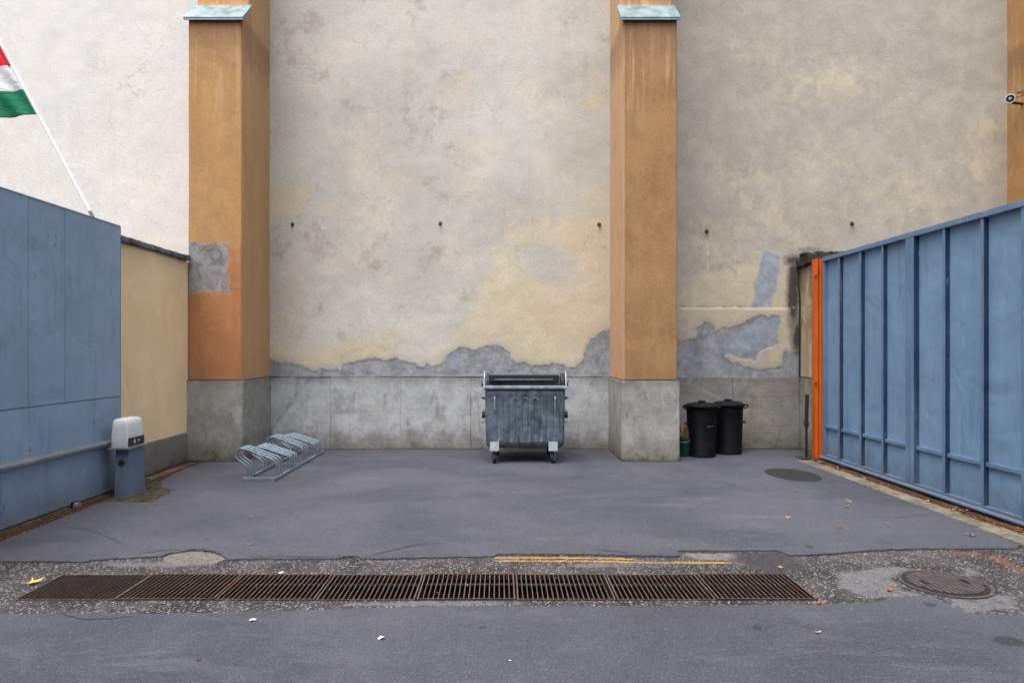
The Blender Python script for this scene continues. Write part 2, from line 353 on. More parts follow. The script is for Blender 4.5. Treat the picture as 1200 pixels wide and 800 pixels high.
def m_asphalt():
    m = M('asphalt', 0.88, 0, 0.25); x, y, z = m.xyz()
    big = m.noise(0.45, 5, 0.6, dist=0.6); mid = m.noise(2.2, 6, 0.65, m.sc(0.6, 1.6, 1), 0.7)
    c = m.mix(m.mr(big, 0.38, 0.62), C(57, 59, 67), C(70, 71, 80))
    c = m.mix(m.ma('MULTIPLY', m.mr(mid, 0.5, 0.68), 0.45), c, C(80, 82, 89))
    c = m.mix(m.ma('MULTIPLY', m.mr(m.noise(1.1, 7, 0.7, m.sc(0.7, 1.5, 1, (3, 9, 0)), 1.2), 0.55, 0.7), 0.45), c, C(50, 50, 56))
    # round tar / oil stains
    for cx, cy, rx, ry in ((1183, 751, 18, 6), (1090, 708, 7, 2.4), (887, 735, 6, 3), (948, 640, 5, 1.6), (565, 735, 5, 1.6)):
        p = G(cx, cy); ax = rx * p.y / F; ay = abs(G(cx, cy - ry).y - G(cx, cy + ry).y) / 2
        v = m.sc(1 / ax, 1 / ay, 0, (-p.x / ax, -p.y / ay, 0))
        ln = m.t.nodes.new('ShaderNodeVectorMath'); ln.operation = 'LENGTH'; m.put(ln.inputs[0], v)
        r = m.ma('ADD', ln.outputs['Value'], m.ma('MULTIPLY', m.ma('SUBTRACT', m.noise(9, 4), 0.5), 0.5))
        c = m.mix(m.ma('MULTIPLY', m.mr(r, 1.1, 0.85), 0.75), c, C(34, 34, 38))
    # trodden dirt along the far wall
    far = m.mr(m.ma('ADD', y, m.ma('MULTIPLY', m.noise(1.5, 5, 0.7), 1.2)), YW - 1.2, YW + 0.6)
    c = m.mix(m.ma('MULTIPLY', far, 0.5), c, C(64, 63, 66))
    spk = m.vor(150, out='Color'); sx = m.t.nodes.new('ShaderNodeSeparateColor'); m.put(sx.inputs[0], spk)
    c = m.mix(m.ma('MULTIPLY', m.mr(sx.outputs[0], 0.88, 0.95), 0.35), c, C(108, 109, 116))
    c = m.mix(m.ma('MULTIPLY', m.mr(sx.outputs[1], 0.80, 0.9), 0.4), c, C(40, 41, 47))
    sw = m.ma('MULTIPLY', m.mr(m.noise(2.5, 8, 0.8, m.sc(0.28, 1.4, 1, (8, 2, 0)), 1.4), 0.545, 0.60), m.mr(m.noise(0.6, 4, 0.6), 0.42, 0.6)); c = m.mix(m.ma('MULTIPLY', sw, 0.26), c, C(96, 97, 105))
    wet = m.mr(m.noise(1.6, 8, 0.78, m.sc(0.8, 1.3, 1, (1, 7, 0)), 0.8), 0.60, 0.645); c = m.mix(m.ma('MULTIPLY', wet, 0.3), c, C(46, 47, 54))
    dust = m.ma('MULTIPLY', m.mr(m.noise(60, 3, 0.7), 0.60, 0.68), m.mr(m.noise(2.8, 5, 0.75, m.sc(0.7, 1.5, 1)), 0.58, 0.66))
    c = m.mix(m.ma('MULTIPLY', dust, 0.6), c, C(126, 126, 128))
    c = m.mix(0.9, c, m.g(m.mr(m.noise(70, 5, 0.85), 0.27, 0.73, 0.58, 1.38)), 'MULTIPLY')
    c = m.mix(0.5, c, m.g(m.mr(m.noise(17, 6, 0.8), 0.3, 0.7, 0.8, 1.18)), 'MULTIPLY')
    m.col(c)
    m.rough(m.mr(mid, 0.3, 0.7, 0.8, 0.93))
    m.bump(m.ma('ADD', m.vor(130), m.ma('MULTIPLY', m.noise(60, 4, 0.75), 1.0)), 0.55, 0.006)
    return m
def m_aggregate():
    m = M('exposed_aggregate', 0.88, 0, 0.25)
    paint, yel, pale, black, patch = [m.at(k) for k in ('paint', 'yellow', 'pale', 'black', 'patch')]
    v = m.vor(62, out='Color'); dd = m.vor(62); s = m.t.nodes.new('ShaderNodeSeparateColor'); m.put(s.inputs[0], v)
    base = m.mix(m.mr(m.noise(2.2, 6, 0.7, dist=0.6), 0.38, 0.62), C(34, 33, 35), C(62, 60, 63))
    stone = m.mix(m.mr(s.outputs[1], 0.2, 0.9), C(78, 75, 74), C(150, 147, 144))
    sel = m.ma('ADD', s.outputs[0], m.ma('MULTIPLY', m.ma('SUBTRACT', m.noise(3.5, 5, 0.7), 0.5), 0.9))
    sm = m.ma('MULTIPLY', m.mr(sel, 0.52, 0.60), m.mr(dd, 0.55, 0.40))
    c = m.mix(sm, base, stone)
    pl = m.ma('ADD', pale, m.ma('MULTIPLY', m.ma('SUBTRACT', m.noise(7, 7, 0.75), 0.5), 1.5))
    plm = m.mr(pl, 0.35, 0.75)
    c = m.mix(m.ma('MULTIPLY', plm, 0.75), c, m.mix(m.mr(m.noise(50, 4, 0.8), 0.35, 0.65), C(76, 76, 80), C(116, 115, 118)))
    pt = m.mr(m.ma('ADD', patch, m.ma('MULTIPLY', m.ma('SUBTRACT', m.noise(12, 5, 0.7), 0.5), 0.10)), -0.01, 0.01)
    c = m.mix(pt, c, m.mix(m.mr(m.noise(26, 5, 0.7), 0.35, 0.65), C(82, 81, 77), C(110, 108, 102)))
    bk = m.mr(m.ma('ADD', black, m.ma('MULTIPLY', m.ma('SUBTRACT', m.noise(7, 7, 0.78), 0.5), 0.5)), -0.03, 0.05)
    c = m.mix(m.ma('MULTIPLY', bk, 0.9), c, m.mix(m.mr(m.noise(40, 6, 0.8), 0.35, 0.65), C(26, 26, 29), C(66, 65, 68)))
    nz = m.ma('MULTIPLY', m.ma('SUBTRACT', m.noise(14, 7, 0.8, m.sc(0.5, 1, 1)), 0.5), 1.6)
    ym = m.mr(m.ma('ADD', yel, nz), 0.5, 0.85)
    c = m.mix(m.ma('MULTIPLY', ym, 0.82), c, m.mix(m.mr(m.noise(30, 4, 0.7), 0.35, 0.65), C(158, 112, 36), C(176, 138, 72)))
    om = m.mr(m.ma('ADD', paint, nz), 0.45, 0.95)
    c = m.mix(m.ma('MULTIPLY', om, 0.72), c, C(134, 80, 50))
    c = m.mix(0.5, c, m.g(m.mr(m.noise(70, 4, 0.8), 0.25, 0.75, 0.62, 1.25)), 'MULTIPLY')
    m.col(c)
    h = m.ma('ADD', m.ma('MULTIPLY', m.ma('MULTIPLY', sm, m.ma('SUBTRACT', 0.6, dd)), 3.0), m.noise(40, 5, 0.75))
    m.bump(h, 0.8, 0.008); return m
def m_dirt():
    m = M('dirt_and_old_concrete', 0.95, 0, 0.1)
    n1 = m.noise(3, 7, 0.75, dist=0.8); n2 = m.noise(30, 5, 0.8)
    c = m.mix(m.mr(n1, 0.35, 0.65), C(66, 54, 42), C(112, 106, 94))
    c = m.mix(m.mr(m.noise(5, 6, 0.7), 0.52, 0.64), c, C(112, 84, 52))
    c = m.mix(m.mr(n2, 0.6, 0.7), c, C(132, 126, 114)); c = m.mix(m.mr(n2, 0.42, 0.34), c, C(34, 28, 22))
    m.col(c); m.bump(m.ma('ADD', n2, m.noise(70, 4, 0.8)), 0.9, 0.015); return m
def m_moss():
    m = M('mossy_dirt', 0.97, 0, 0.1); n = m.noise(11, 7, 0.78, dist=0.5)
    c = m.mix(m.mr(n, 0.4, 0.62), C(46, 43, 34), C(86, 82, 58)); c = m.mix(m.mr(m.noise(22, 5, 0.8), 0.6, 0.7), c, C(130, 124, 96))
    m.col(c); m.bump(n, 1.0, 0.03); return m
def m_gate(name, a, b, pos_streaks=True, rust=0.0):
    m = M(name, 0.5, 0, 0.4)
    c = m.mix(m.mr(m.noise(1.2, 5, 0.65, dist=0.5), 0.35, 0.65), a, b)
    st = m.noise(9, 5, 0.72, m.sc(1, 1, 0.05)); c = m.mix(m.ma('MULTIPLY', m.mr(st, 0.5, 0.7), 0.35), c, C(128, 140, 156))
    c = m.mix(m.ma('MULTIPLY', m.mr(m.noise(5, 6, 0.7, m.sc(1, 1, 0.12, (5, 5, 5))), 0.54, 0.7), 0.4), c, C(62, 74, 90))
    x, y, z = m.xyz()
    low = m.mr(m.ma('ADD', z, m.ma('MULTIPLY', m.noise(5, 6, 0.75), 0.5)), 0.65, 0.3)
    c = m.mix(m.ma('MULTIPLY', low, 0.5), c, C(70, 74, 80))
    sp_ = m.ma('MULTIPLY', m.mr(m.noise(28, 6, 0.8), 0.62, 0.68), m.mr(z, 0.75, 0.1)); c = m.mix(m.ma('MULTIPLY', sp_, 0.6), c, C(84, 78, 72))
    sc_ = m.mr(m.noise(26, 3, 0.5, m.sc(1, 1, 0.16, (1, 4, 2))), 0.70, 0.72); c = m.mix(m.ma('MULTIPLY', sc_, 0.5), c, C(150, 162, 176))
    if rust:
        r = m.ma('MULTIPLY', m.mr(m.noise(17, 4, 0.6, m.sc(1, 1, 0.6)), 0.665, 0.69), m.mr(m.noise(1.6, 3, 0.5), 0.48, 0.56))
        c = m.mix(m.ma('MULTIPLY', r, rust), c, C(92, 70, 58))
    c = m.mix(0.25, c, m.g(m.mr(m.noise(60, 4, 0.8), 0.25, 0.75, 0.8, 1.1)), 'MULTIPLY')
    m.col(c); m.rough(m.mr(st, 0.3, 0.7, 0.42, 0.62)); m.bump(m.ma('ADD', m.noise(1.9, 3, 0.5, dist=0.4), m.ma('MULTIPLY', m.noise(90, 3), 0.03)), 0.6, 0.045)
    return m
def m_simple(name, a, b, scale=8, rough=0.6, metal=0.0, bump=0.2, spec=0.4, spots=None):
    m = M(name, rough, metal, spec); n = m.noise(scale, 6, 0.7, dist=0.4)
    c = m.mix(m.mr(n, 0.35, 0.65), a, b)
    if spots: c = m.mix(m.mr(m.noise(scale * 2.3, 6, 0.75, dist=0.7), 0.57, 0.66), c, spots)
    c = m.mix(0.3, c, m.g(m.mr(m.noise(scale * 9, 4, 0.8), 0.25, 0.75, 0.75, 1.12)), 'MULTIPLY')
    m.col(c); m.rough(m.mr(n, 0.3, 0.7, max(rough - 0.1, 0.1), min(rough + 0.12, 1)))
    m.bump(m.noise(scale * 5, 5, 0.7), bump, 0.004); return m
def m_zinc():
    m = M('galvanised_steel', 0.45, 0.55, 0.5)
    c = m.mix(m.mr(m.noise(4, 6, 0.7, dist=0.8), 0.35, 0.65), C(82, 96, 108), C(110, 124, 136))
    c = m.mix(m.ma('MULTIPLY', m.mr(m.noise(7, 6, 0.75, m.sc(1, 1, 0.16)), 0.5, 0.68), 0.5), c, C(130, 138, 144))
    c = m.mix(m.ma('MULTIPLY', m.mr(m.noise(5, 7, 0.75, m.sc(1, 1, 0.3, (2, 2, 2)), 0.6), 0.52, 0.66), 0.75), c, C(52, 56, 60))
    c = m.mix(m.ma('MULTIPLY', m.mr(m.noise(11, 6, 0.75, m.sc(1, 1, 0.4, (7, 1, 3))), 0.60, 0.68), 0.45), c, C(84, 80, 66))
    m.col(c); m.rough(m.mr(m.noise(6, 6, 0.7), 0.3, 0.7, 0.38, 0.65)); m.bump(m.ma('ADD', m.noise(5, 4, 0.6, dist=0.5), m.ma('MULTIPLY', m.noise(45, 4), 0.15)), 0.7, 0.03)
    return m

PLASTER = m_plaster()
OCH_L = m_ochre('ochre_render', C(164, 126, 84), C(174, 137, 94), True)
OCH_R = m_ochre('brown_ochre_render', C(142, 110, 76), C(156, 123, 86))
OCH_RR = m_ochre('sandy_ochre_render', C(162, 122, 80), C(174, 134, 90))
STONE_MID = m_concrete('cement_base', C(148, 151, 154), C(172, 175, 178), 0.45, 0.18, 0.5)
STONE_RT = m_concrete('combed_cement_base', C(122, 120, 117), C(140, 138, 134), 0.6, 0.34, 0.4)
STONE_BUT = m_concrete('pillar_cement_base', C(128, 128, 124), C(148, 147, 143), 0.85, 0.1, 0.45)
STONE_DK = m_concrete('dark_wall_base', C(112, 110, 108), C(128, 125, 122), 0.6, 0.1, 0.5)
ASPHALT = m_asphalt(); AGG = m_aggregate(); DIRT = m_dirt(); MOSS = m_moss()
GATE_L = m_gate('blue_grey_gate_paint', C(120, 143, 168), C(128, 151, 176), True, 0.9)
GATE_R = m_gate('blue_gate_paint', C(98, 126, 154), C(106, 135, 162), True)
GATE_F = m_gate('gate_frame_paint', C(82, 108, 136), C(90, 117, 146), True)
RIB_SHADE = m_gate('rib_shade_paint', C(30, 44, 66), C(38, 54, 76))  # darker colour painting in the shade on the camera-facing rib webs
GALV_RAIL = m_simple('worn_grey_steel', C(104, 108, 112), C(128, 130, 132), 9, 0.5, 0.3, spots=C(80, 74, 68))
RUST = m_simple('rusty_steel', C(58, 38, 26), C(92, 56, 34), 10, 0.85, 0.2, 0.6, spots=C(40, 30, 24))
IRON = m_simple('drain_iron', C(60, 52, 48), C(84, 75, 70), 12, 0.6, 0.3, 0.4, spots=C(84, 56, 42))
IRON_MH = m_simple('manhole_iron', C(66, 61, 62), C(84, 78, 78), 16, 0.6, 0.3, 0.4, spots=C(74, 62, 52))
IRON_DK = m_simple('manhole_recess', C(26, 22, 22), C(38, 33, 32), 16, 0.8, 0.1, 0.4)
ORANGE = m_simple('orange_paint', C(182, 80, 12), C(192, 90, 20), 5, 0.5, 0, 0.1, spots=C(168, 74, 20))
ZINC = m_zinc()
ZINC_TUBE = m_simple('galvanised_tube', C(100, 116, 130), C(128, 143, 156), 12, 0.4, 0.5, 0.1)
ZINC_CAP = m_simple('zinc_sheet', C(102, 122, 128), C(128, 146, 150), 5, 0.42, 0.35, 0.15, spots=C(92, 110, 116))
RUBBER = m_simple('black_rubber', C(22, 22, 24), C(32, 32, 34), 20, 0.7, 0, 0.2)
DKSTEEL = m_simple('dark_steel', C(28, 28, 30), C(40, 40, 42), 14, 0.6, 0.2, 0.2)
WHITE_L = m_simple('white_plate', C(148, 162, 172), C(172, 182, 188), 14, 0.5, 0, 0.1)
BINP = m_simple('black_bin_plastic', C(3, 4, 7), C(6, 8, 12), 7, 0.55, 0, 0.1, 0.2)
TEAL = m_simple('dark_teal_plastic', C(14, 40, 46), C(22, 54, 60), 9, 0.5, 0, 0.1)
WOOD = m_simple('weathered_wood', C(84, 64, 46), C(118, 92, 66), 18, 0.8, 0, 0.3)
BRISTLE = m_simple('straw_bristles', C(98, 74, 48), C(134, 104, 70), 40, 0.95, 0, 0.6)
HOOD = m_simple('pale_grey_plastic', C(186, 192, 192), C(204, 208, 207), 5, 0.5, 0, 0.05, spots=C(168, 172, 168))
CAB = m_simple('cabinet_blue_grey', C(82, 97, 118), C(92, 108, 130), 6, 0.5, 0, 0.1)
NAVY = m_simple('navy_band', C(24, 32, 46), C(30, 40, 54), 9, 0.4, 0, 0.05)
WHITE_INK = m_simple('white_print', C(200, 206, 210), C(214, 218, 220), 9, 0.5, 0, 0.05)
COPING = m_simple('dark_weathered_coping', C(48, 48, 52), C(104, 104, 110), 7, 0.8, 0, 0.6, spots=C(160, 160, 166))
MOSSCAP = m_simple('mossy_coping', C(32, 31, 24), C(52, 50, 38), 8, 0.95, 0, 0.9, spots=C(84, 80, 68))
def m_yellow():
    m = M('yellow_render', 0.92, 0, 0.15); fine = m.noise(46, 5, 0.75)
    c = m.mix(m.mr(m.noise(1.4, 6, 0.7, dist=0.8), 0.35, 0.65), C(224, 200, 158), C(232, 210, 170))
    c = m.mix(m.ma('MULTIPLY', m.mr(m.noise(1.0, 5, 0.6, dist=1.2), 0.52, 0.68), 0.5), c, C(200, 178, 146))
    c = m.mix(0.5, c, m.g(m.mr(fine, 0.25, 0.75, 0.78, 1.12)), 'MULTIPLY'); m.col(c); m.bump(fine, 0.7, 0.01); return m
YELLOW = m_yellow()
def m_stub():
    m = M('peeling_cream_render', 0.93, 0, 0.15); fine = m.noise(46, 5, 0.75)
    c = m.mix(m.mr(m.noise(3, 7, 0.75, m.sc(1, 1, 0.4), 0.8), 0.38, 0.62), C(146, 128, 104), C(188, 174, 150))
    c = m.mix(m.mr(m.noise(5, 6, 0.75, m.sc(1, 1, 0.3, (3, 3, 3))), 0.58, 0.66), c, C(116, 92, 70))
    c = m.mix(0.5, c, m.g(m.mr(fine, 0.25, 0.75, 0.74, 1.12)), 'MULTIPLY'); m.col(c); m.bump(fine, 0.7, 0.01); return m
STUB = m_stub()

# ------------------------------------------------------------------ ground (structure)
ZG = -0.013                           # level of the worn strip below the asphalt
DX0, DX1 = -3.345, 2.175              # drain channel
DY1, DY0 = F * H / 261.0, F * H / 291.0
def poly_sheet(name, pts, z0, z1, mat):
    from mathutils.geometry import delaunay_2d_cdt
    pts = [Vector((p[0], p[1])) for p in pts]; n = len(pts)
    vc, _, fc, ov, _, _ = delaunay_2d_cdt(pts, [], [list(range(n))], 1, 1e-5)
    bm = bmesh.new(); hi = [bm.verts.new((v.x, v.y, z1)) for v in vc]; lo = [bm.verts.new((p.x, p.y, z0)) for p in pts]
    for f in fc: bm.faces.new([hi[i] for i in f])
    where = {}
    for i, o_ in enumerate(ov):
        for k in o_: where[k] = i
    for i in range(n):
        a, b = where[i], where[(i + 1) % n]
        if a != b: bm.faces.new((hi[a], hi[b], lo[(i + 1) % n], lo[i]))
    return tag(mk(name, bm, mat), kind='structure')
def rough_line(pxs, amp=0.006, step=0.035, seed=0):
    rs = random.Random(seed); P3 = [G(*p) for p in pxs]; out = []
    for a, b in zip(P3[:-1], P3[1:]):
        n = max(1, int((b - a).length / step)); t = (b - a).normalized(); nn = Vector((-t.y, t.x, 0))
        for k in range(n):
            out.append(a.lerp(b, k / n) + nn * rs.uniform(-amp, amp) + t * rs.uniform(-step, step) * 0.3)
    out.append(P3[-1]); return [(p.x, p.y) for p in out]
# base sheet to the horizon, with the channel left open
bm = bmesh.new(); X = [-400, -6.0, 7.0, 400]; Yv = [-400, 3.9, 6.6, 500]
vv = {(i, j): bm.verts.new((X[i], Yv[j], ZG - 0.004)) for i in range(4) for j in range(4)}
for i in range(3):
    for j in range(3):
        if (i, j) != (1, 1): bm.faces.new((vv[i, j], vv[i + 1, j], vv[i + 1, j + 1], vv[i, j + 1]))
tag(mk('ground', bm, DIRT), kind='structure')
# worn aggregate strip around the drain
def toG(px): return [(G(*p).x, G(*p).y) for p in px]
def strip_fn(U, V):
    z = ZG + (fbm(U, V, 1.5, 3, 5) - 0.5) * 0.012 + (fbm(U, V, 12, 3, 6) - 0.5) * 0.006
    near = np.maximum(np.maximum(DX0 - U, U - DX1), np.maximum(DY0 - V, V - DY1))
    z = np.where(near < 0.06, ZG, z)
    return np.stack([U, V, z], -1)
us = np.unique(np.concatenate([np.arange(-6.0, 7.001, 0.025), [DX0, DX1, 7.0]])); vs_ = np.unique(np.concatenate([np.arange(3.9, 6.6, 0.02), [DY0, DY1, 6.6]]))
U, V = np.meshgrid(us, vs_, indexing='ij')
def line_mask(px, wid): return np.clip(1.15 - sline(U, V, toG(px)) / wid, 0, 1)
a_yel = np.maximum(line_mask([(582, 651.5), (640, 651.5), (742, 652.5)], 0.040), line_mask([(582, 655), (680, 655.5), (790, 656.5), (856, 657)], 0.038))
a_paint = np.maximum(line_mask([(975, 650), (1000, 648), (1060, 646.5), (1137, 646.5), (1162, 650), (1182, 660), (1205, 668)], 0.13) * np.clip((U - 2.6) / 2.0, 0.55, 1.0),
                     np.maximum(line_mask([(590, 668), (601, 669)], 0.03), line_mask([(620, 669.5), (629, 670)], 0.025)))
a_pale = np.clip(0.5 + 2.5 * np.maximum.reduce([sdf(U, V, toG(p)) for p in (
    [(975, 668), (1040, 660), (1080, 664), (1050, 675), (1060, 688), (1090, 696), (1020, 700), (980, 685)],
    [(1105, 690), (1190, 695), (1200, 712), (1130, 716), (1108, 700)],
    [(1118, 661), (1140, 664), (1160, 672), (1130, 672)],
    [(110, 656), (260, 655), (250, 661), (130, 664)],
    [(400, 703), (560, 700), (640, 704), (560, 709), (400, 709)], [(640, 660), (700, 657), (760, 660), (700, 665)])]) / 0.3, 0, 1) * 0.75
a_patch = np.maximum(sdf(U, V, toG([(190, 654), (196, 647), (222, 644), (255, 646), (264, 652), (250, 659), (205, 660)])),
                     sdf(U, V, toG([(802, 646), (862, 647), (864, 655), (815, 653)])))
a_black = sdf(U, V, toG([(856, 652), (866, 645), (913, 644), (930, 652), (950, 664), (905, 670), (870, 662)]))
so_ = grid_obj('drain_surround', us, vs_, strip_fn, dict(yellow=a_yel, paint=a_paint, pale=a_pale, black=a_black, patch=a_patch), AGG,
               keep=lambda u, v: ~((u > DX0) & (u < DX1) & (v > DY0) & (v < DY1)), smooth=180)
tag(so_, kind='structure')
# loose and half-buried chippings on the strip
rs = random.Random(3); bm = bmesh.new(); cnt = 0
hexa = [(-1, -1, 0), (1, -1, 0), (1, 1, 0), (-1, 1, 0), (-0.6, -0.5, 1), (0.6, -0.6, 1), (0.5, 0.6, 1), (-0.6, 0.5, 1)]
bad = [toG(q) for q in ([(186, 656), (190, 642), (268, 642), (268, 658), (250, 664)], [(798, 656), (798, 640), (935, 640), (950, 664), (905, 670), (866, 662)], [(1100, 688), (1190, 692), (1200, 715), (1130, 718)], [(975, 668), (1040, 662), (1070, 672), (1050, 690), (985, 690)])]
def inp(x, y): return any(float(sdf(np.array([x]), np.array([y]), q)[0]) > 0 for q in bad)
while cnt < 4200:
    x = rs.uniform(-5.5, 6.0); y = rs.uniform(G(0, 719).y, G(0, 650).y)
    if DX0 - 0.02 < x < DX1 + 0.02 and DY0 - 0.02 < y < DY1 + 0.02: continue
    if inp(x, y) and rs.random() < 0.85: continue
    r = rs.uniform(0.002, 0.0055); a = rs.uniform(0, 6.3); ca, sa = math.cos(a), math.sin(a)
    v8 = []
    for hx, hy, hz in hexa:
        hx *= r * rs.uniform(0.6, 1.2); hy *= r * rs.uniform(0.6, 1.2)
        v8.append(bm.verts.new((x + hx * ca - hy * sa, y + hx * sa + hy * ca, ZG - 0.003 + (0.003 + r * rs.uniform(0.5, 1.1)) * hz)))
    for f in ((4, 5, 6, 7), (0, 1, 5, 4), (1, 2, 6, 5), (2, 3, 7, 6), (3, 0, 4, 7)): bm.faces.new([v8[i] for i in f])
    cnt += 1
CHIP = M('stone_chippings', 0.85, 0, 0.25)
n_ = CHIP.t.nodes.new('ShaderNodeNewGeometry'); 
CHIP.col(CHIP.mix(CHIP.mr(n_.outputs['Random Per Island'], 0.0, 1.0), C(40, 38, 40), C(124, 121, 118)))
tag(mk('gravel', bm, CHIP), 'pale stone chippings bedded in the worn strip around the drain', 'gravel', kind='stuff')

# asphalt of the yard: one thick sheet with a broken front edge
far_edge = [(-200, 657), (0, 657), (60, 657), (100, 657.5), (112, 655), (150, 653), (190, 651), (200, 647), (225, 643.5), (250, 645), (262, 651), (266, 654.5), (330, 654), (395, 654), (403, 651), (418, 651), (426, 654), (500, 653),
            (578, 651), (584, 648.5), (660, 648.5), (742, 650), (796, 651), (795, 644.5), (850, 645), (911, 644.2), (925, 650), (975, 648), (1020, 644), (1060, 642.5), (1192, 642)]
e1 = rough_line(far_edge, 0.010, 0.028, 1)
e2 = rough_line([(1192, 642), (1200, 640), (1120, 609), (1040, 577.5), (950, 543.5)], 0.008, 0.05, 2)
e3 = rough_line([(238, 541.5), (214, 549), (189, 563), (187, 568), (192, 572), (206, 574), (192, 581), (178, 588), (150, 588), (130, 587), (118, 588), (60, 611), (0, 636), (-40, 653)], 0.012, 0.04, 4)
i0 = G(-200, 657)
far_poly = e1 + [(4.53, G(1200, 640).y + 0.05)] + e2[2:] + [(XR - 0.45, YW - 0.85), (XR + 0.02, YW - 0.6), (XR + 0.02, YW + 0.05), (-4.0, YW + 0.05), (-4.0, YB + 0.05), (-4.66, YB + 0.05)] + e3
far_poly = [p for p in far_poly if not (p[0] < -4.72 and p[1] < 5.55)]
poly_sheet('asphalt_yard', far_poly, ZG - 0.05, 0.0, ASPHALT)
near_edge = [(-300, 718), (0, 719), (75, 718), (180, 719), (300, 716), (450, 711.5), (560, 709.5), (700, 710), (770, 709.5), (900, 708), (960, 708), (1020, 704), (1090, 696.5), (1135, 719.5), (1200, 719.5), (1500, 719.5)]
e4 = rough_line(near_edge, 0.009, 0.028, 6)
poly_sheet('asphalt_road', e4 + [(60, e4[-1][1]), (60, -40), (-60, -40), (-60, e4[0][1])], ZG - 0.05, 0.0, ASPHALT)
# round tar-sealed patch near the bins
TAR = m_simple('fresh_tar', C(20, 19, 21), C(30, 28, 30), 7, 0.8, 0, 0.5)
bm = bmesh.new(); cc = G(929, 556); pts = []
for k in range(48):
    a = 2 * math.pi * k / 48; pts.append((cc.x + 0.33 * math.cos(a) * (1 + 0.03 * math.sin(3 * a)), cc.y + 0.50 * math.sin(a) * (1 + 0.03 * math.cos(2 * a))))
extrude_poly(bm, pts, 0.0, 0.004); tag(mk('tar_patch', bm, TAR, bevel=0.002), 'dark oval tar patch on the asphalt in front of the bins', 'patch', kind='structure')
# cracks: narrow open joints shown as bitumen-dark fissures
def crack(name, pxs, wid, seed, parent=None):
    r_ = random.Random(seed); pp = rough_line(pxs, 0.012, 0.04, seed); bm = bmesh.new(); L = []; 
    for i, (x, y) in enumerate(pp):
        t = 1 - abs(2 * i / (len(pp) - 1) - 1) ** 3; w_ = wid * (0.25 + t * r_.uniform(0.5, 1.0))
        L.append((bm.verts.new((x, y - w_, 0.003)), bm.verts.new((x, y + w_, 0.003))))
    for a, b in zip(L[:-1], L[1:]): bm.faces.new((a[0], b[0], b[1], a[1]))
    o = mk(name, bm, RUBBER); tag(o, kind='structure'); return o
for i, (pxs, wd) in enumerate([([(425, 653), (462, 644), (503, 635)], 0.006), ([(148, 650), (190, 645), (235, 643), (262, 648)], 0.006), ([(828, 588), (838, 601), (846, 612)], 0.004),
                               ([(70, 720), (100, 725), (130, 725), (160, 721)], 0.005), ([(285, 652.5), (330, 652), (370, 652.5), (400, 651)], 0.006), ([(700, 644), (726, 646), (742, 649)], 0.005), ([(1000, 560), (985, 556), (940, 541)], 0.004), ([(700, 585), (770, 583), (830, 590)], 0.003), ([(735, 542), (775, 549), (792, 550)], 0.004), ([(40, 612), (110, 622), (150, 640)], 0.003), ([(600, 712), (604, 722), (600, 728)], 0.004), ([(760, 711), (768, 716), (772, 724)], 0.004), ([(1115, 598), (1060, 606), (1000, 604)], 0.003)]):
    crack('asphalt_crack', pxs, wd, 20 + i)
# green-brown moss round the operator cabinet
bm = bmesh.new(); pp = rough_line([(118, 589), (130, 588), (178, 589), (208, 574.5), (190, 571), (186, 562), (172, 560), (150, 562)], 0.01, 0.06, 9)
extrude_poly(bm, pp, ZG - 0.02, -0.004); bmesh.ops.triangulate(bm, faces=[f for f in bm.faces if len(f.verts) > 4])
tag(mk('moss_patch', bm, MOSS), 'green and brown moss filling the broken asphalt round the cabinet', 'moss', kind='stuff')
# pale concrete kerb strips under the gates
KERB = m_concrete('old_kerb_concrete', C(92, 90, 82), C(124, 120, 108), 0.9, 0.0, 0.9, -1)
def m_kerb():
    m = M('gritty_kerb', 0.95, 0, 0.1); n = m.noise(20, 7, 0.8)
    c = m.mix(m.mr(m.noise(4, 7, 0.75, dist=0.6), 0.35, 0.65), C(84, 80, 70), C(126, 120, 106))
    c = m.mix(m.mr(n, 0.55, 0.66), c, C(150, 144, 130)); c = m.mix(m.mr(n, 0.44, 0.36), c, C(52, 46, 38)); c = m.mix(m.mr(m.noise(6, 6, 0.75), 0.56, 0.66), c, C(74, 74, 50))
    m.col(c); m.bump(n, 0.9, 0.012); return m
KERB2 = m_kerb()
def strip(name, x0, x1, y0, y1, z0, z1, mat, seed):
    bm = gridbox(x0, x1, y0, y1, z0, z1, 0.12, 0.006, 0.008, seed); return tag(mk(name, bm, mat, smooth=40), kind='structure')
strip('kerb_strip', -4.80, -4.60, 4.9, 8.2, -0.1, 0.03, KERB, 3)
strip('kerb_strip', 4.56, 4.79, G(1200, 640).y - 0.1, 10.55, -0.1, 0.004, KERB2, 4)
strip('kerb_strip', 4.93, 5.12, 5.0, 10.7, -0.1, 0.012, DIRT, 5)

# ------------------------------------------------------------------ gate tracks
def track(name, x, y0, y1, label):
    t = thing(name, label, 'gate track', (x, y0, ZG))
    bm = B(x - 0.05, x + 0.05, y0, y1, ZG - 0.02, ZG + 0.012); mk('base_flange', bm, RUST, t)
    bm = bmesh.new(); tube(bm, [(x, y0, ZG + 0.018), (x, y1, ZG + 0.018)], 0.016, 8); mk('rail', bm, RUST, t, smooth=60)
    return t
track('gate_track', -4.545, 5.0, YB - 0.02, 'rusty ground rail running past the cabinet below the left gate')
track('gate_track', 4.86, 5.0, 10.55, 'dark ground rail along the foot of the right gate')

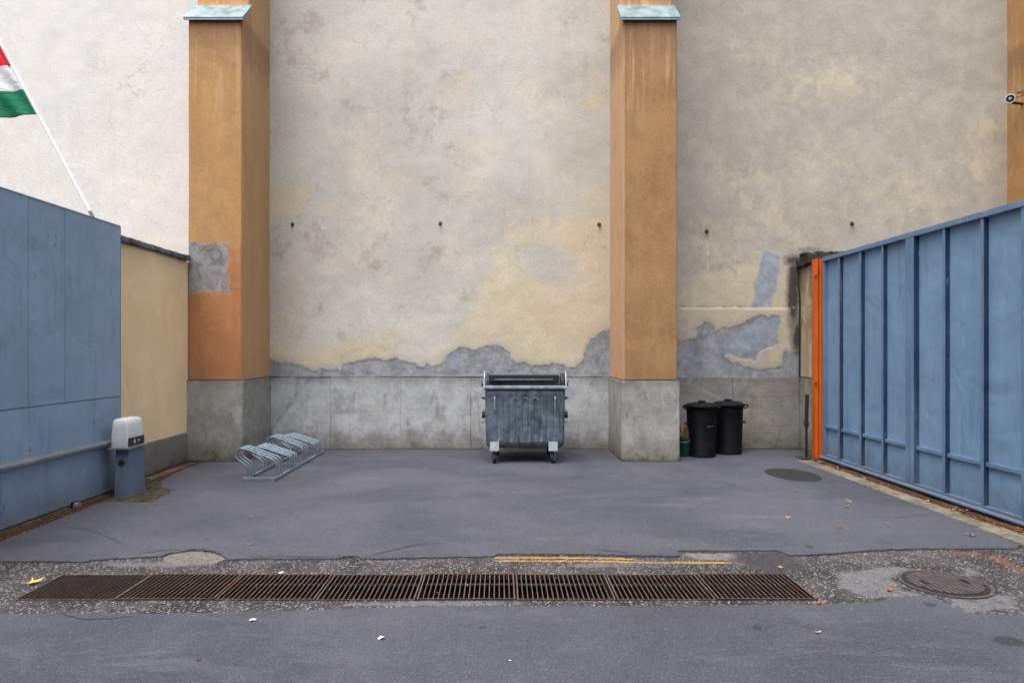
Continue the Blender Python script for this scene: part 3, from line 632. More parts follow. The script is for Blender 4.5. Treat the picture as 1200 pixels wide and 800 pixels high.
# ------------------------------------------------------------------ building: wall, buttresses, base
bld = thing('building', 'tall windowless building wall with peeling grey and cream plaster and ochre buttresses', 'building', (0, YW, 0))
def pxw(p): q = P(p[0], p[1], YW); return (q.x, q.z)
def W(l): return [pxw(p) for p in l]
xs = np.unique(np.round(np.concatenate([np.arange(-13.0, -4.0, 0.06), np.arange(-4.0, 5.4, 0.02), np.arange(5.4, 13.01, 0.06)]), 4)); zs = np.concatenate([np.arange(ZP - 0.02, 3.5, 0.02), np.arange(3.5, 9.2, 0.05), np.arange(9.2, 14, 0.4)])
U, V = np.meshgrid(xs, zs, indexing='ij')
mort_mid = W([(313, 421), (327, 425), (336, 424), (347, 430), (365, 434), (400, 435), (403, 427), (418, 423), (438, 421), (463, 421), (488, 427), (508, 431), (515, 427), (521, 421), (536, 407), (548, 408), (554, 411), (561, 407), (583, 406),
              (597, 412), (604, 425), (619, 428), (648, 427), (684, 429), (684, 407), (692, 396), (710, 388), (725, 388), (725, 460), (300, 460), (300, 418)])
mort_rt = W([(780, 399), (815, 399), (818, 387), (829, 375), (836, 381), (838, 390), (867, 381), (885, 371), (913, 371), (911, 387), (913, 404), (895, 409), (885, 422), (852, 418), (855, 425), (885, 432), (917, 429), (920, 409), (937, 415), (950, 460), (780, 460)])
mort_l = W([(0, 425), (120, 420), (230, 424), (230, 460), (0, 460)])
sd_m = np.maximum.reduce([sdf(U, V, p) for p in (mort_mid, mort_rt, mort_l)]) + (fbm(U, V, 5, 6, 41) - 0.5) * 0.16 + (fbm(U, V, 17, 3, 42) - 0.5) * 0.07
sd_b = np.maximum(sdf(U, V, W([(848, 397), (870, 386), (888, 375), (912, 374), (909, 390), (910, 402), (888, 410), (868, 414), (850, 412)])),
                  sdf(U, V, W([(896, 297), (913, 301), (911, 327), (906, 360), (882, 360), (885, 331), (889, 310)])))
sd_b = sd_b + (fbm(U, V, 5, 6, 52) - 0.5) * 0.16
sd_b = np.maximum(sd_b, sdf(U, V, W([(523, 433), (530, 412), (540, 414), (544, 430)])) )
def soft(polys, fall): return np.clip(0.5 + np.maximum.reduce([sdf(U, V, W(p)) for p in polys]) / fall, 0, 1)
cream = soft([[(318, 398), (352, 412), (400, 400), (462, 392), (464, 424), (500, 432), (318, 432)],
              [(500, 432), (536, 392), (550, 367), (565, 334), (579, 302), (601, 262), (640, 258), (713, 252), (713, 430), (620, 432), (510, 434)],
              [(800, 330), (880, 300), (925, 320), (928, 430), (800, 400)]], 0.5)
hole = soft([[(600, 290), (640, 280), (676, 300), (672, 335), (640, 330), (610, 318)]], 0.5)
cream = cream * (1 - 0.95 * hole)
for (cx, cy, r, a) in ((335, 232, 26, .8), (330, 245, 20, .8), (455, 215, 34, .45), (540, 105, 34, .5), (570, 48, 16, .5), (700, 120, 26, .6), (705, 235, 30, .6), (700, 90, 20, .6), (430, 190, 22, .45),
                       (940, 100, 40, .55), (985, 95, 38, .7), (1040, 92, 30, .45), (885, 60, 40, .4), (960, 195, 50, .45), (870, 215, 40, .5), (910, 260, 60, .5), (1160, 150, 26, .7), (1160, 185, 40, .6), (1060, 230, 80, .45), (850, 290, 60, .5),
                       (335, 345, 22, .5), (330, 375, 22, .6), (385, 245, 30, .4), (640, 250, 60, .4), (100, 60, 40, .2), (150, 190, 40, .2), (815, 340, 30, .4), (1130, 30, 30, .4)):
    px_, pz_ = pxw((cx, cy)); rr = r * YW / F
    cream = np.maximum(cream, a * np.exp(-((U - px_) ** 2 / (1.8 * rr * rr) + (V - pz_) ** 2 / (0.8 * rr * rr))))
dark = np.zeros_like(U)
for (cx, cy, rx, rz, a) in ((806, 210, 16, 60, .30), (929, 345, 8, 55, 1.75), (934, 400, 8, 45, 1.6), (930, 305, 14, 10, 1.5), (322, 120, 12, 50, .35), (325, 200, 16, 22, .4), (705, 230, 8, 60, .3), (830, 100, 30, 80, .25), (1150, 120, 40, 80, .2),
                            (345, 285, 2, 18, .35), (320, 330, 12, 30, .35), (708, 290, 5, 30, .45), (850, 190, 30, 24, .3), (806, 260, 12, 40, .3), (700, 20, 14, 40, .25), (950, 293, 30, 6, .9)):
    px_, pz_ = pxw((cx, cy)); ax = rx * YW / F; az = rz * YW / F
    dark = np.maximum(dark, a * np.exp(-((U - px_) ** 2 / (ax * ax) + (V - pz_) ** 2 / (az * az))))
# dirty line just above the ledge
dark = np.maximum(dark, 0.85 * np.clip(1 - (V - ZP) / 0.10, 0, 1))
pale = np.clip((-4.3 - U) / 0.6, 0, 1) * 0.75  # left bay coloured lighter, painting in the stronger light there
bay_dim = (U > 2.3) * 0.85 + 0.0 * V  # right bay coloured darker, painting in the light falling off to the right
white = np.zeros_like(U)
wl = sline(U, V, W([(798, 361), (820, 361.5), (836, 360), (864, 360), (866, 366), (880, 361), (905, 363), (922, 361), (930, 360)])); white = np.clip(1 - wl / 0.05, 0, 1) * (0.2 + 0.6 * fbm(U, V, 4, 3, 8))
white = np.maximum(white, 0.62 * np.clip(1 - sline(U, V, W([(345, 268), (345, 320)])) / 0.04, 0, 1)); white = np.maximum(white, 0.6 * np.clip(1 - sline(U, V, W([(828, 278), (830, 325)])) / 0.05, 0, 1))
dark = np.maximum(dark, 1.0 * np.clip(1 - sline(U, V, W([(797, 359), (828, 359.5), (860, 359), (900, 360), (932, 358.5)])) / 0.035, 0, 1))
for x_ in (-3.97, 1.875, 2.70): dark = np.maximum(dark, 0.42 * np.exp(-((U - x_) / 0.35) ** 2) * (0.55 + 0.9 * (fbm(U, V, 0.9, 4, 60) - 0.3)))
rel = np.clip(sd_m / 0.022, -1, 1)
def wall_fn(U, V):
    y = YW + 0.0035 * rel + 0.004 * (rel > 0) * (fbm(U, V, 7, 3, 44) - 0.5) + (fbm(U, V, 0.8, 4, 2) - 0.5) * 0.03 + (fbm(U, V, 6, 3, 3) - 0.5) * 0.008
    y = y + np.where((V < 3.0) & (V > 2.0), 0, 0) - 0.012 * np.clip((pxw((0, 360))[1] - V) / 0.03, 0, 1) * (U > 3) * (V > 0)
    return np.stack([U, y, V], -1)
grid_obj('wall', xs, zs, wall_fn, dict(cream=cream, mortar=sd_m, blue=sd_b, dark=dark, pale=pale, white=white, bay_dim=bay_dim), PLASTER, bld, smooth=180)
mk('wall_core', B(-13, 13, YW + 0.06, YW + 0.5, 0, 13.9), OCH_RR, bld)
# ledge and base blocks
def px2x(px, Y=YW): return (px - VX) * Y / F
def blocks(edges, mat, seed):
    for i, (a, b) in enumerate(zip(edges[:-1], edges[1:])):
        bm = gridbox(a + 0.001, b - 0.001, YW - 0.035, YW + 0.1, -0.06, ZP - 0.004 - 0.003 * ((i * 7 + seed) % 3), 0.15, 0.006, 0.005, seed + i)
        mk('base_block', bm, mat, bld, smooth=40)
bw = px2x(388) - px2x(306)
blocks([-13, -10.5, -8, -6.5, -4.9], STONE_MID, 1)
blocks([px2x(300), px2x(388), px2x(470), px2x(552), px2x(634), px2x(722)], STONE_MID, 11)
blocks([px2x(790), px2x(858), px2x(936)], STONE_RT, 31)
blocks([px2x(936), 7, 9.5, 13], STONE_RT, 41)
mk('backing', B(-13, 13, YW + 0.02, YW + 0.05, -0.06, ZP), STONE_DK, bld)
mk('ledge', gridbox(px2x(300), px2x(722), YW - 0.028, YW + 0.02, ZP - 0.002, ZP + 0.03, 0.08, 0.008, 0.01, 8), STONE_MID, bld, smooth=60)
def buttress(x0, x1, mat, seed, lbl):
    pb = bmesh.new(); extrude_poly(pb, [(YB, ZP), (YB, 6.765), (YU, 7.12), (YU, 13.9), (YW + 0.12, 13.9), (YW + 0.12, ZP)], x0, x1, 'x')
    bmesh.ops.recalc_face_normals(pb, faces=pb.faces)
    sh = gridbox(x0, x1, YB, YW + 0.12, ZP, 13.9, 0.3, 0.005, 0.014, seed, pb)
    b = mk('buttress', sh, mat, bld, smooth=60); b['label'] = lbl
    mk('base', gridbox(x0 - 0.035, x1 + 0.035, YB - 0.035, YW + 0.12, -0.06, ZP - 0.003, 0.12, 0.006, 0.014, seed + 2), STONE_BUT, b, smooth=60)
    # folded zinc cap: sloping sheet, drip edge, side folds
    y0, y1, za, zb = YB - 0.06, YU + 0.004, 6.775, 7.14; a, c = x0 - 0.05, x1 + 0.04
    bm = bmesh.new(); extrude_poly(bm, [(y0, za), (y1, zb), (y1, zb - 0.03), (y0 + 0.02, za - 0.045), (y0, za - 0.045)], a, c, 'x')
    bmesh.ops.bevel(bm, geom=bm.edges[:], offset=0.003, segments=1)
    cap = mk('cap', bm, ZINC_CAP, b)
    bm = bmesh.new(); tube(bm, [(a, y0 + 0.002, za - 0.012), (c, y0 + 0.002, za - 0.012)], 0.009, 6); mk('drip_edge', bm, ZINC_CAP, b)
    return b
buttress(-4.79, -3.97, OCH_L, 50, 'ochre buttress with brick-orange lower half and grey render scar')
buttress(1.875, 2.70, OCH_R, 60, 'brown ochre buttress between the waste container and the black bins')
buttress(8.69, 9.52, OCH_RR, 70, 'sandy ochre buttress cut by the right edge of the picture, behind the blue gate')
buttress(-11.4, -10.6, OCH_L, 80, 'ochre buttress behind the left gate')
for i, (x, y) in enumerate([(343, 263), (516, 262), (702, 263), (828, 271), (998, 262), (641, 165 + 300)]):
    if i == 5: continue
    p = P(x, y, YW); bm = bmesh.new()
    tube(bm, [(p.x, YW + 0.02, p.z), (p.x, YW - 0.05, p.z - 0.004), (p.x + 0.006, YW - 0.07, p.z - 0.03)], 0.015, 7)
    lathe(bm, [(0, 0), (0.032, 0), (0.032, 0.012), (0, 0.012)], (p.x, YW - 0.006, p.z), 10, Matrix.Rotation(R(90), 3, 'X')); mk('anchor_bolt', bm, RUST, bld)

# ------------------------------------------------------------------ unseen house added behind the camera to block frontal light
FAC = m_simple('dark_blocker_brick', C(84, 74, 66), C(104, 92, 82), 3, 0.95, 0, 0.6); WIN = m_simple('dark_blocker_glass', C(20, 24, 28), C(28, 32, 36), 3, 0.2, 0, 0.02)
hb = thing('light_blocker_house', 'unseen dark three-storey house added behind the viewpoint to block light from the camera side', 'building', (1, -4, 0))
mk('wall', gridbox(-8, 12, -12, -3.0, -0.05, 9.5, 1.0, 0.01, 0.03, 130), FAC, hb)  # wall of the added unseen light-blocking house
mk('blocker_cornice', B(-8.3, 12.3, -12.3, -2.75, 9.3, 9.7), FAC, hb, bevel=0.04)
for i in range(8):
    for z in (1.0, 4.0, 6.9):
        x = -6.4 + i * 2.35; wn = mk('blocker_window', B(x - 0.5, x + 0.5, -2.99, -2.93, z, z + 1.6), HOOD, hb, bevel=0.01); mk('blocker_pane', B(x - 0.43, x + 0.43, -2.95, -2.925, z + 0.08, z + 1.52), WIN, wn)

# ------------------------------------------------------------------ left yard wall
lw = thing('yard_wall', 'low yellow rendered wall with dark coping behind the left gate', 'wall', (XL, 8, 0))
mk('wall', gridbox(XL - 0.3, XL, 4.5, YB + 0.3, 0.43, 3.06, 0.25, 0.005, 0.01, 90), YELLOW, lw, smooth=60)
mk('base', gridbox(XL - 0.3, XL + 0.012, 4.5, YB + 0.3, -0.1, 0.445, 0.2, 0.006, 0.01, 91), STONE_DK, lw, smooth=60)
n = 12; y = 4.5
for k in range(n):
    y1 = 4.5 + (YB - 0.03 - 4.5) * (k + 1) / n
    mk('coping', gridbox(XL - 0.34, XL + 0.05 + 0.01 * (k % 3), y + 0.006, y1 - 0.006, 3.055, 3.13 + 0.006 * (k % 2), 0.1, 0.014, 0.014, 100 + k), COPING, lw, smooth=50); y = y1
# ------------------------------------------------------------------ right yard wall
rw = thing('yard_wall', 'peeling cream wall end with mossy coping beside the orange post', 'wall', (XR, 11, 0))
mk('wall', gridbox(XR, XR + 0.35, 5.0, YW - 0.005, ZP, 3.12, 0.25, 0.008, 0.014, 110), STUB, rw, smooth=60)
mk('base', gridbox(XR - 0.015, XR + 0.35, 5.0, YW - 0.04, -0.08, ZP - 0.003, 0.2, 0.008, 0.014, 111), STONE_BUT, rw, smooth=60)
mk('coping', gridbox(XR - 0.09, XR + 0.5, 10.85, YW - 0.03, 3.10, 3.27, 0.06, 0.03, 0.02, 112), MOSSCAP, rw, smooth=60)
mk('moss', gridbox(XR - 0.02, XR + 0.7, YW - 0.35, YW - 0.01, 3.26, 3.34, 0.05, 0.06, 0.02, 118), MOSSCAP, rw, smooth=60)
bm = bmesh.new(); tube(bm, smoothcurve([(XR - 0.05, YW - 0.07, 3.2), (XR - 0.06, YW - 0.07, 2.9), (XR - 0.03, YW - 0.07, 2.5), (XR - 0.035, YW - 0.07, ZP)]), 0.012, 6)
mk('corner_stain', bm, DKSTEEL, rw, smooth=60)  # added thin dark rod standing in for the stain down the wall corner

# ------------------------------------------------------------------ left gate
GY1 = F * 4.62 / 446.0; GY0 = 4.9
lg = thing('sliding_gate', 'flat blue-grey steel sliding gate on the left, in front of the yellow wall', 'gate', (GLX, 7, 0))
def yl(px): return F * (-GLX) / (VX - px)
cuts = [GY0, yl(-75), yl(33), yl(76), GY1]
for i, (a, b) in enumerate(zip(cuts[:-1], cuts[1:])):
    mk('sheet_panel', B(GLX - 0.04, GLX + 0.001 * (i % 2), a + 0.0035, b - 0.0035, 1.145, 3.19), GATE_L, lg, bevel=0.002)
cuts2 = [GY0, yl(-75), GY1]
for a, b in zip(cuts2[:-1], cuts2[1:]): mk('lower_panel', B(GLX - 0.04, GLX + 0.004, a + 0.002, b - 0.002, 0.065, 1.135), GATE_L, lg, bevel=0.002)
mk('backing_frame', B(GLX - 0.07, GLX - 0.041, GY0, GY1 - 0.01, 0.07, 3.18), GATE_F, lg)
bm = bmesh.new(); extrude_poly(bm, [(GLX + 0.004, 0.59), (GLX + 0.075, 0.60), (GLX + 0.075, 0.625), (GLX + 0.012, 0.645), (GLX + 0.004, 0.645)], GY0, GY1 - 0.25, 'y')
mk('guide_rail', bm, GALV_RAIL, lg)
mk('top_edge', B(GLX - 0.05, GLX + 0.004, GY0, GY1, 3.1905, 3.205), GATE_F, lg)
mk('end_cap', B(GLX - 0.075, GLX + 0.002, GY1 - 0.002, GY1 + 0.01, 0.07, 3.19), GATE_F, lg)
mk('bottom_flange', B(GLX - 0.06, GLX + 0.02, GY0, GY1, 0.045, 0.0645), GALV_RAIL, lg)
for yy in (7.35, 5.6):
    bm = bmesh.new(); lathe(bm, [(0, -0.02), (0.04, -0.02), (0.04, 0.02), (0, 0.02)], (-4.56, yy, 0.025), 14, Matrix.Rotation(R(90), 3, 'Y')); mk('roller', bm, GALV_RAIL, lg)
    mk('roller_bracket', B(-4.60, -4.58, yy - 0.05, yy + 0.05, 0.01, 0.07), DKSTEEL, lg)

# ------------------------------------------------------------------ right gate
rg = thing('sliding_gate', 'ribbed blue steel sliding gate on the right, next to the orange post', 'gate', (GRX, 8, 0))
def yr(px, X=GRX): return F * X / (px - VX)
ribs = [yr(p) for p in (983, 1008, 1034, 1106, 1151, 1199)]
st = ribs[4] - ribs[5]
ribs += [ribs[5] - st * (k + 1) for k in range(3)]
YE = 10.55; major = yr(1069)
PX = GRX + 0.055
yy = sorted([YE] + ribs + [major, 5.0])
for a, b in zip(yy[:-1], yy[1:]):
    mk('sheet_panel', B(PX, PX + 0.004, a + 0.002, b - 0.002, 0.53, 3.06), GATE_R, rg)
    mk('lower_panel', B(PX + 0.001, PX + 0.005, a + 0.002, b - 0.002, 0.09, 0.5285), GATE_R, rg)
    mk('cross_rail', B(GRX + 0.02, PX - 0.001, a + 0.024, b - 0.024, 0.505, 0.545), GATE_F, rg, bevel=0.002)
for y in ribs:
    rb = mk('rib', B(GRX + 0.006, PX - 0.001, y - 0.02, y + 0.02, 0.11, 3.06), RIB_SHADE, rg, bevel=0.002)
    mk('flange', B(GRX + 0.001, GRX + 0.0055, y - 0.017, y + 0.026, 0.11, 3.06), GATE_F, rb)
    bm = bmesh.new()
    for k in range(11):
        zz = 0.25 + k * 0.27 + random.uniform(-0.03, 0.03)
        for sy in (-1, 1): lathe(bm, [(0, 0.004), (0.006, 0.003), (0.009, 0)], (PX - 0.002, y + sy * 0.026, zz), 7, Matrix.Rotation(R(-90), 3, 'Y'))
    mk('weld_spots', bm, GATE_F, rb)
for y in (major - 0.001, major + 0.085): mk('post', B(GRX - 0.008, PX - 0.001, y - 0.04, y + 0.04, 0.10, 3.065), GATE_F, rg, bevel=0.003)
mk('post_shade_strip', B(GRX - 0.005, PX - 0.001, major - 0.049, major - 0.042, 0.10, 3.065), RIB_SHADE, rg)  # added dark strip, paints shade on the camera-facing side of the post
mk('post', B(GRX, PX - 0.001, YE - 0.06, YE, 0.11, 3.06), GATE_F, rg, bevel=0.003)
mk('top_rail', B(GRX - 0.012, PX + 0.03, 5.0, YE, 3.066, 3.125), GATE_F, rg, bevel=0.003)
mk('bottom_rail', B(GRX - 0.005, PX + 0.03, 5.0, YE, 0.065, 0.099), GATE_F, rg, bevel=0.003)
bm = bmesh.new(); extrude_poly(bm, [(GRX - 0.055, 0.045), (GRX - 0.007, 0.045), (GRX - 0.007, 0.072), (GRX - 0.047, 0.064), (GRX - 0.055, 0.060)], 5.0, YE, 'y'); mk('bottom_channel', bm, GATE_F, rg)
for y in (9.75, 6.0):
    bm = bmesh.new(); lathe(bm, [(0, -0.02), (0.04, -0.02), (0.04, 0.02), (0, 0.02)], (4.86, y, 0.03), 14, Matrix.Rotation(R(90), 3, 'Y')); mk('roller', bm, DKSTEEL, rg)
    mk('roller_bracket', B(4.89, 4.90, y - 0.12, y + 0.12, 0.0, 0.05), DKSTEEL, rg)

# orange guide post
op = thing('gate_post', 'tall bright orange steel guide post at the far end of the right gate', 'post', (5.0, 10.66, 0))
x0 = px2x(954, 10.66); x1 = px2x(964.5, 10.66)
mk('channel', B(x0, x0 + 0.045, 10.62, 10.74, 0.02, 3.12), ORANGE, op, bevel=0.004)
mk('channel', B(x0 + 0.055, x1, 10.58, 10.72, 0.02, 3.11), ORANGE, op, bevel=0.004)
mk('web', B(x0 + 0.0455, x0 + 0.0545, 10.66, 10.71, 0.02, 3.10), ORANGE, op)
for z in (2.86, 1.2):
    bm = B(x0 - 0.035, x0 + 0.02, 10.585, 10.6175, z, z + (0.16 if z > 2 else 0.03)); mk('hinge_plate', bm, ORANGE, op, bevel=0.003)
mk('foot_plate', B(x0 - 0.03, x1 + 0.02, 10.56, 10.78, -0.01, 0.019), RUST, op, bevel=0.002)
# thin dark post
p = G(945, 538)
sp = thing('steel_post', 'short thin black steel post leaning by the orange gate post', 'post', p)
bm = bmesh.new(); tube(bm, [p + Vector((0, 0, 0.5)), p + Vector((0.01, 0, 1.01))], 0.027, 10); mk('upper_tube', bm, DKSTEEL, sp, smooth=60)
bm = bmesh.new(); tube(bm, [p, p + Vector((0, 0, 0.52))], 0.02, 10); mk('lower_tube', bm, DKSTEEL, sp, smooth=60)
bm = bmesh.new(); lathe(bm, [(0, -0.03), (0.036, -0.03), (0.036, 0.03), (0, 0.03)], p + Vector((0, 0, 0.55)), 12); mk('collar', bm, DKSTEEL, sp, smooth=40)
mk('foot', B(p.x - 0.09, p.x + 0.05, p.y - 0.05, p.y + 0.05, 0.0, 0.018), DKSTEEL, sp, bevel=0.003)

# ------------------------------------------------------------------ gate operator cabinet
ox, oy = -4.37, 8.03
go = thing('gate_operator', 'blue-grey gate motor cabinet with pale grey hood beside the left gate', 'gate motor', (ox, oy, 0))
def frustum(bm, x0, x1, y0, y1, z0, X0, X1, Y0, Y1, z1):
    lo = [bm.verts.new(q) for q in ((x0, y0, z0), (x1, y0, z0), (x1, y1, z0), (x0, y1, z0))]
    hi = [bm.verts.new(q) for q in ((X0, Y0, z1), (X1, Y0, z1), (X1, Y1, z1), (X0, Y1, z1))]
    bm.faces.new(lo[::-1]); bm.faces.new(hi)
    for i in range(4): bm.faces.new((lo[i], lo[(i + 1) % 4], hi[(i + 1) % 4], hi[i]))
    return bm
mk('cabinet', frustum(bmesh.new(), -4.455, -4.275, 7.87, 8.22, -0.02, -4.445, -4.300, 7.88, 8.19, 0.558), CAB, go, bevel=0.006)
mk('base_plate', B(-4.50, -4.265, 7.82, 8.23, 0.5605, 0.572), GALV_RAIL, go, bevel=0.003)
bm = bmesh.new(); prof = [(0.585, 0.0), (0.70, 0.012), (0.84, 0.004), (0.885, -0.012), (0.905, -0.035)]
# rounded hood: rings of a rounded rectangle
def rrect(x0, x1, y0, y1, r, z, bm, n=4):
    vs = []
    for cx, cy, a0 in ((x1 - r, y1 - r, 0), (x0 + r, y1 - r, 90), (x0 + r, y0 + r, 180), (x1 - r, y0 + r, 270)):
        for k in range(n + 1):
            a = R(a0 + 90 * k / n); vs.append(bm.verts.new((cx + r * math.cos(a), cy + r * math.sin(a), z)))
    return vs
rings = [rrect(-4.475 - o + t, -4.295 + o - t * 1.6, 7.85 - o + t, 8.205 + o - t * 1.5, 0.011, z, bm) for z, o, t in ((0.574, 0, 0), (0.585, 0.004, 0), (0.70, 0.006, 0.0), (0.83, 0.003, 0.006), (0.885, 0.0, 0.011), (0.898, -0.008, 0.013), (0.908, -0.035, 0.015))]
for A, Q in zip(rings[:-1], rings[1:]):
    for k in range(len(A)): bm.faces.new((A[k], A[(k + 1) % len(A)], Q[(k + 1) % len(A)], Q[k]))
bm.faces.new(rings[0][::-1]); bm.faces.new(rings[-1])
mk('hood', bm, HOOD, go, smooth=35)
mk('band', B(-4.30, -4.283, 7.856, 8.20, 0.588, 0.685), NAVY, go, bevel=0.003)
bm = bmesh.new()   # the white "4" and dash printed on the band
for (a, b, c, d_) in ((7.985, 7.995, 0.61, 0.665), (7.965, 8.003, 0.624, 0.634)): box(bm, -4.2825, -4.2815, a, b, c, d_)
mt = Matrix.Translation((-4.282, 7.978, 0.648)) @ Matrix.Rotation(R(-38), 4, 'X'); box(bm, -0.0005, 0.0005, -0.005, 0.005, -0.024, 0.024, mt)
box(bm, -4.2825, -4.2815, 8.055, 8.10, 0.632, 0.645); mk('print', bm, WHITE_INK, go)
bm = bmesh.new(); lathe(bm, [(0, 0), (0.034, 0), (0.034, 0.014), (0, 0.016)], (-4.375, 7.883, 0.40), 18, Matrix.Rotation(R(90), 3, 'X') ); mk('lock_cover', bm, DKSTEEL, go, smooth=40)

# ------------------------------------------------------------------ flag and pole
fl = thing('flag_pole', 'thin white pole leaning out above the left gate', 'pole', (-4.78, 7.85, 3.2))
a = P(113, 262, 8.15); b = P(-22, 8, 7.9); bm = bmesh.new(); tube(bm, [a, b], [0.021, 0.018], 10)
mk('pole', bm, M('white_pole_paint', 0.4).col(C(222, 222, 222)), fl, smooth=60)
bm = bmesh.new(); dv = (b - a).normalized(); tube(bm, [a - dv * 0.2, a + dv * 0.16], 0.021, 10); mk('socket', bm, GALV_RAIL, fl, smooth=60)
mk('bracket', B(-4.90, -4.692, 8.12, 8.18, 3.02, 3.14), GALV_RAIL, fl)
p0 = P(41, 133, 8.02); p1 = P(-3, 50, 7.94)      # cloth along the pole, from lower to upper end
nu, nv = 46, 60
u_ = np.linspace(0, 1, nu); v_ = np.linspace(0, 1.35, nv)
def flag_fn(U, V):
    base = np.array(p0)[None, None] + (np.array(p1) - np.array(p0))[None, None] * U[..., None]
    x = -V * (0.97 - 0.05 * U); z = -0.12 * V + 0.03 * np.sin(V * 5 + U * 2) * V - 0.14 * V * V * (1 - 0.6 * U); yv = 0.05 * np.sin(V * 9 + U * 3.5) * np.minimum(V * 2.5, 1) + 0.018 * np.sin(V * 23 - U * 6 + 1)
    off = np.stack([x, yv, z], -1); return base + off
FLAG = M('flag_cloth', 0.8, 0, 0.15); fu = FLAG.at('along')
fc = FLAG.mix(FLAG.mr(fu, 0.340, 0.342), C(34, 118, 84), C(214, 216, 218)); fc = FLAG.mix(FLAG.mr(fu, 0.675, 0.677), fc, C(204, 44, 56))
FLAG.col(FLAG.mix(0.2, fc, FLAG.g(FLAG.mr(FLAG.noise(180, 2), 0.3, 0.7, 0.85, 1.05)), 'MULTIPLY'))
FLAG.bump(FLAG.noise(7, 4, 0.6, FLAG.sc(1, 1, 2.2)), 0.6, 0.03)
UU, VV = np.meshgrid(u_, v_, indexing='ij')
fo = grid_obj('flag', u_, v_, flag_fn, dict(along=UU), FLAG, smooth=180)
sd = fo.modifiers.new('thickness', 'SOLIDIFY'); sd.thickness = 0.003
tag(fo, 'red, white and green striped flag on the leaning white pole', 'flag')
bm = bmesh.new(); tube(bm, [p0 - dv * 0.005, p0.lerp(p1, 0.33)], 0.019, 10); h_ = mk('sleeve', bm, M('green_sleeve', 0.8, 0, .15).col(C(30, 108, 78)), None); h_.parent = fo
bm = bmesh.new(); tube(bm, [p0.lerp(p1, 0.68), p0.lerp(p1, 1.0)], 0.019, 10); h_ = mk('sleeve', bm, M('red_sleeve', 0.8, 0, .15).col(C(196, 40, 52)), None); h_.parent = fo

# ------------------------------------------------------------------ security camera
cp = P(1184, 116, 11.25)
cc_ = thing('security_camera', 'small white bullet security camera on the right ochre buttress above the gate', 'security camera', cp)
dr = Vector((-0.75, -0.95, -0.28)).normalized(); q = dr.to_track_quat('Z', 'Y').to_matrix()
bm = bmesh.new(); lathe(bm, [(0, -0.2), (0.055, -0.19), (0.066, -0.17), (0.07, 0.05), (0.075, 0.055), (0.075, 0.085), (0.06, 0.088), (0.057, 0.07), (0.0, 0.068)], cp, 24, q); mk('housing', bm, HOOD, cc_, smooth=40)
bm = bmesh.new(); lathe(bm, [(0, 0.069), (0.056, 0.0695), (0.056, 0.074), (0, 0.0745)], cp, 24, q); mk('lens_ring', bm, DKSTEEL, cc_, smooth=40)
bm = bmesh.new(); lathe(bm, [(0, 0.090), (0.012, 0.088), (0.02, 0.082), (0.022, 0.0745), (0, 0.0745)], cp, 16, q); mk('lens', bm, WHITE_L, cc_, smooth=80)
bm = bmesh.new(); tube(bm, [cp - dr * 0.1, cp + Vector((0.12, 0.1, -0.03)), Vector((8.70, cp.y + 0.12, cp.z - 0.04))], 0.022, 8); mk('bracket', bm, DKSTEEL, cc_, smooth=50)
bm = bmesh.new(); tube(bm, smoothcurve([cp - dr * 0.18, cp + Vector((0.2, -0.1, 0.05)), P(1192, 109, 11.1), P(1204, 105, 10.9), P(1226, 96, 10.55), Vector((8.76, YB - 0.01, 6.3)), Vector((8.9, YB - 0.01, 6.35))]), 0.007, 6); mk('cable', bm, RUBBER, cc_, smooth=60)

# ------------------------------------------------------------------ waste container
sx = 78.4; Yf = F / sx; cx = 0.363
wc = thing('waste_container', 'open dented galvanised four-wheel waste container against the back wall', 'waste container', (cx, Yf + 0.45, 0))
hw = 0.60; depth = 0.93; zb, zt = 0.25, 1.15
# body: rings following a barrel-like underside
bm = bmesh.new(); nseg = 40
def body_ring(z, w_, y0, y1, bm):
    """front edge carries the pressed vertical ribs"""
    vs = []; N = 73
    for i in range(N):
        t = i / (N - 1); x = -w_ + 2 * w_ * t; rib = 0
        if 0.12 < t < 0.90 and 0.33 < z < 1.0:
            ph = (t - 0.12) / 0.78 * 10; f_ = ph - math.floor(ph); rib = 0.009 if 0.36 < f_ < 0.62 else 0.0
        cr = 0.05 * max(0, (abs(2 * t - 1) - 0.93) / 0.07) ** 2
        vs.append(bm.verts.new((cx + x, y0 + cr + rib, z)))
    for i in range(1, 8): vs.append(bm.verts.new((cx + w_, y0 + (y1 - y0) * i / 8, z)))
    for i in range(N): t = 1 - i / (N - 1); vs.append(bm.verts.new((cx - w_ + 2 * w_ * t, y1, z)))
    for i in range(1, 8): vs.append(bm.verts.new((cx - w_, y1 + (y0 - y1) * i / 8, z)))
    return vs
prof = [(0.215, 0.50, 0.22, 0.75), (0.225, 0.545, 0.12, 0.83), (0.25, 0.575, 0.07, 0.87), (0.29, 0.585, 0.04, 0.90), (0.325, 0.588, 0.03, 0.91), (0.345, 0.589, 0.028, 0.91), (0.6, 0.595, 0.015, 0.92), (0.97, 0.60, 0.003, 0.93), (0.995, 0.60, 0.002, 0.93), (1.02, 0.602, 0.0, 0.93), (1.13, 0.605, -0.005, 0.935)]
rings = [body_ring(z, w_, Yf + a, Yf + b, bm) for z, w_, a, b in prof]
for A, Q in zip(rings[:-1], rings[1:]):
    for k in range(len(A)): bm.faces.new((A[k], A[(k + 1) % len(A)], Q[(k + 1) % len(A)], Q[k]))
bm.faces.new(rings[0][::-1])
body = mk('body', bm, ZINC, wc, smooth=25)
sm = body.modifiers.new('thickness', 'SOLIDIFY'); sm.thickness = 0.004; sm.offset = -1
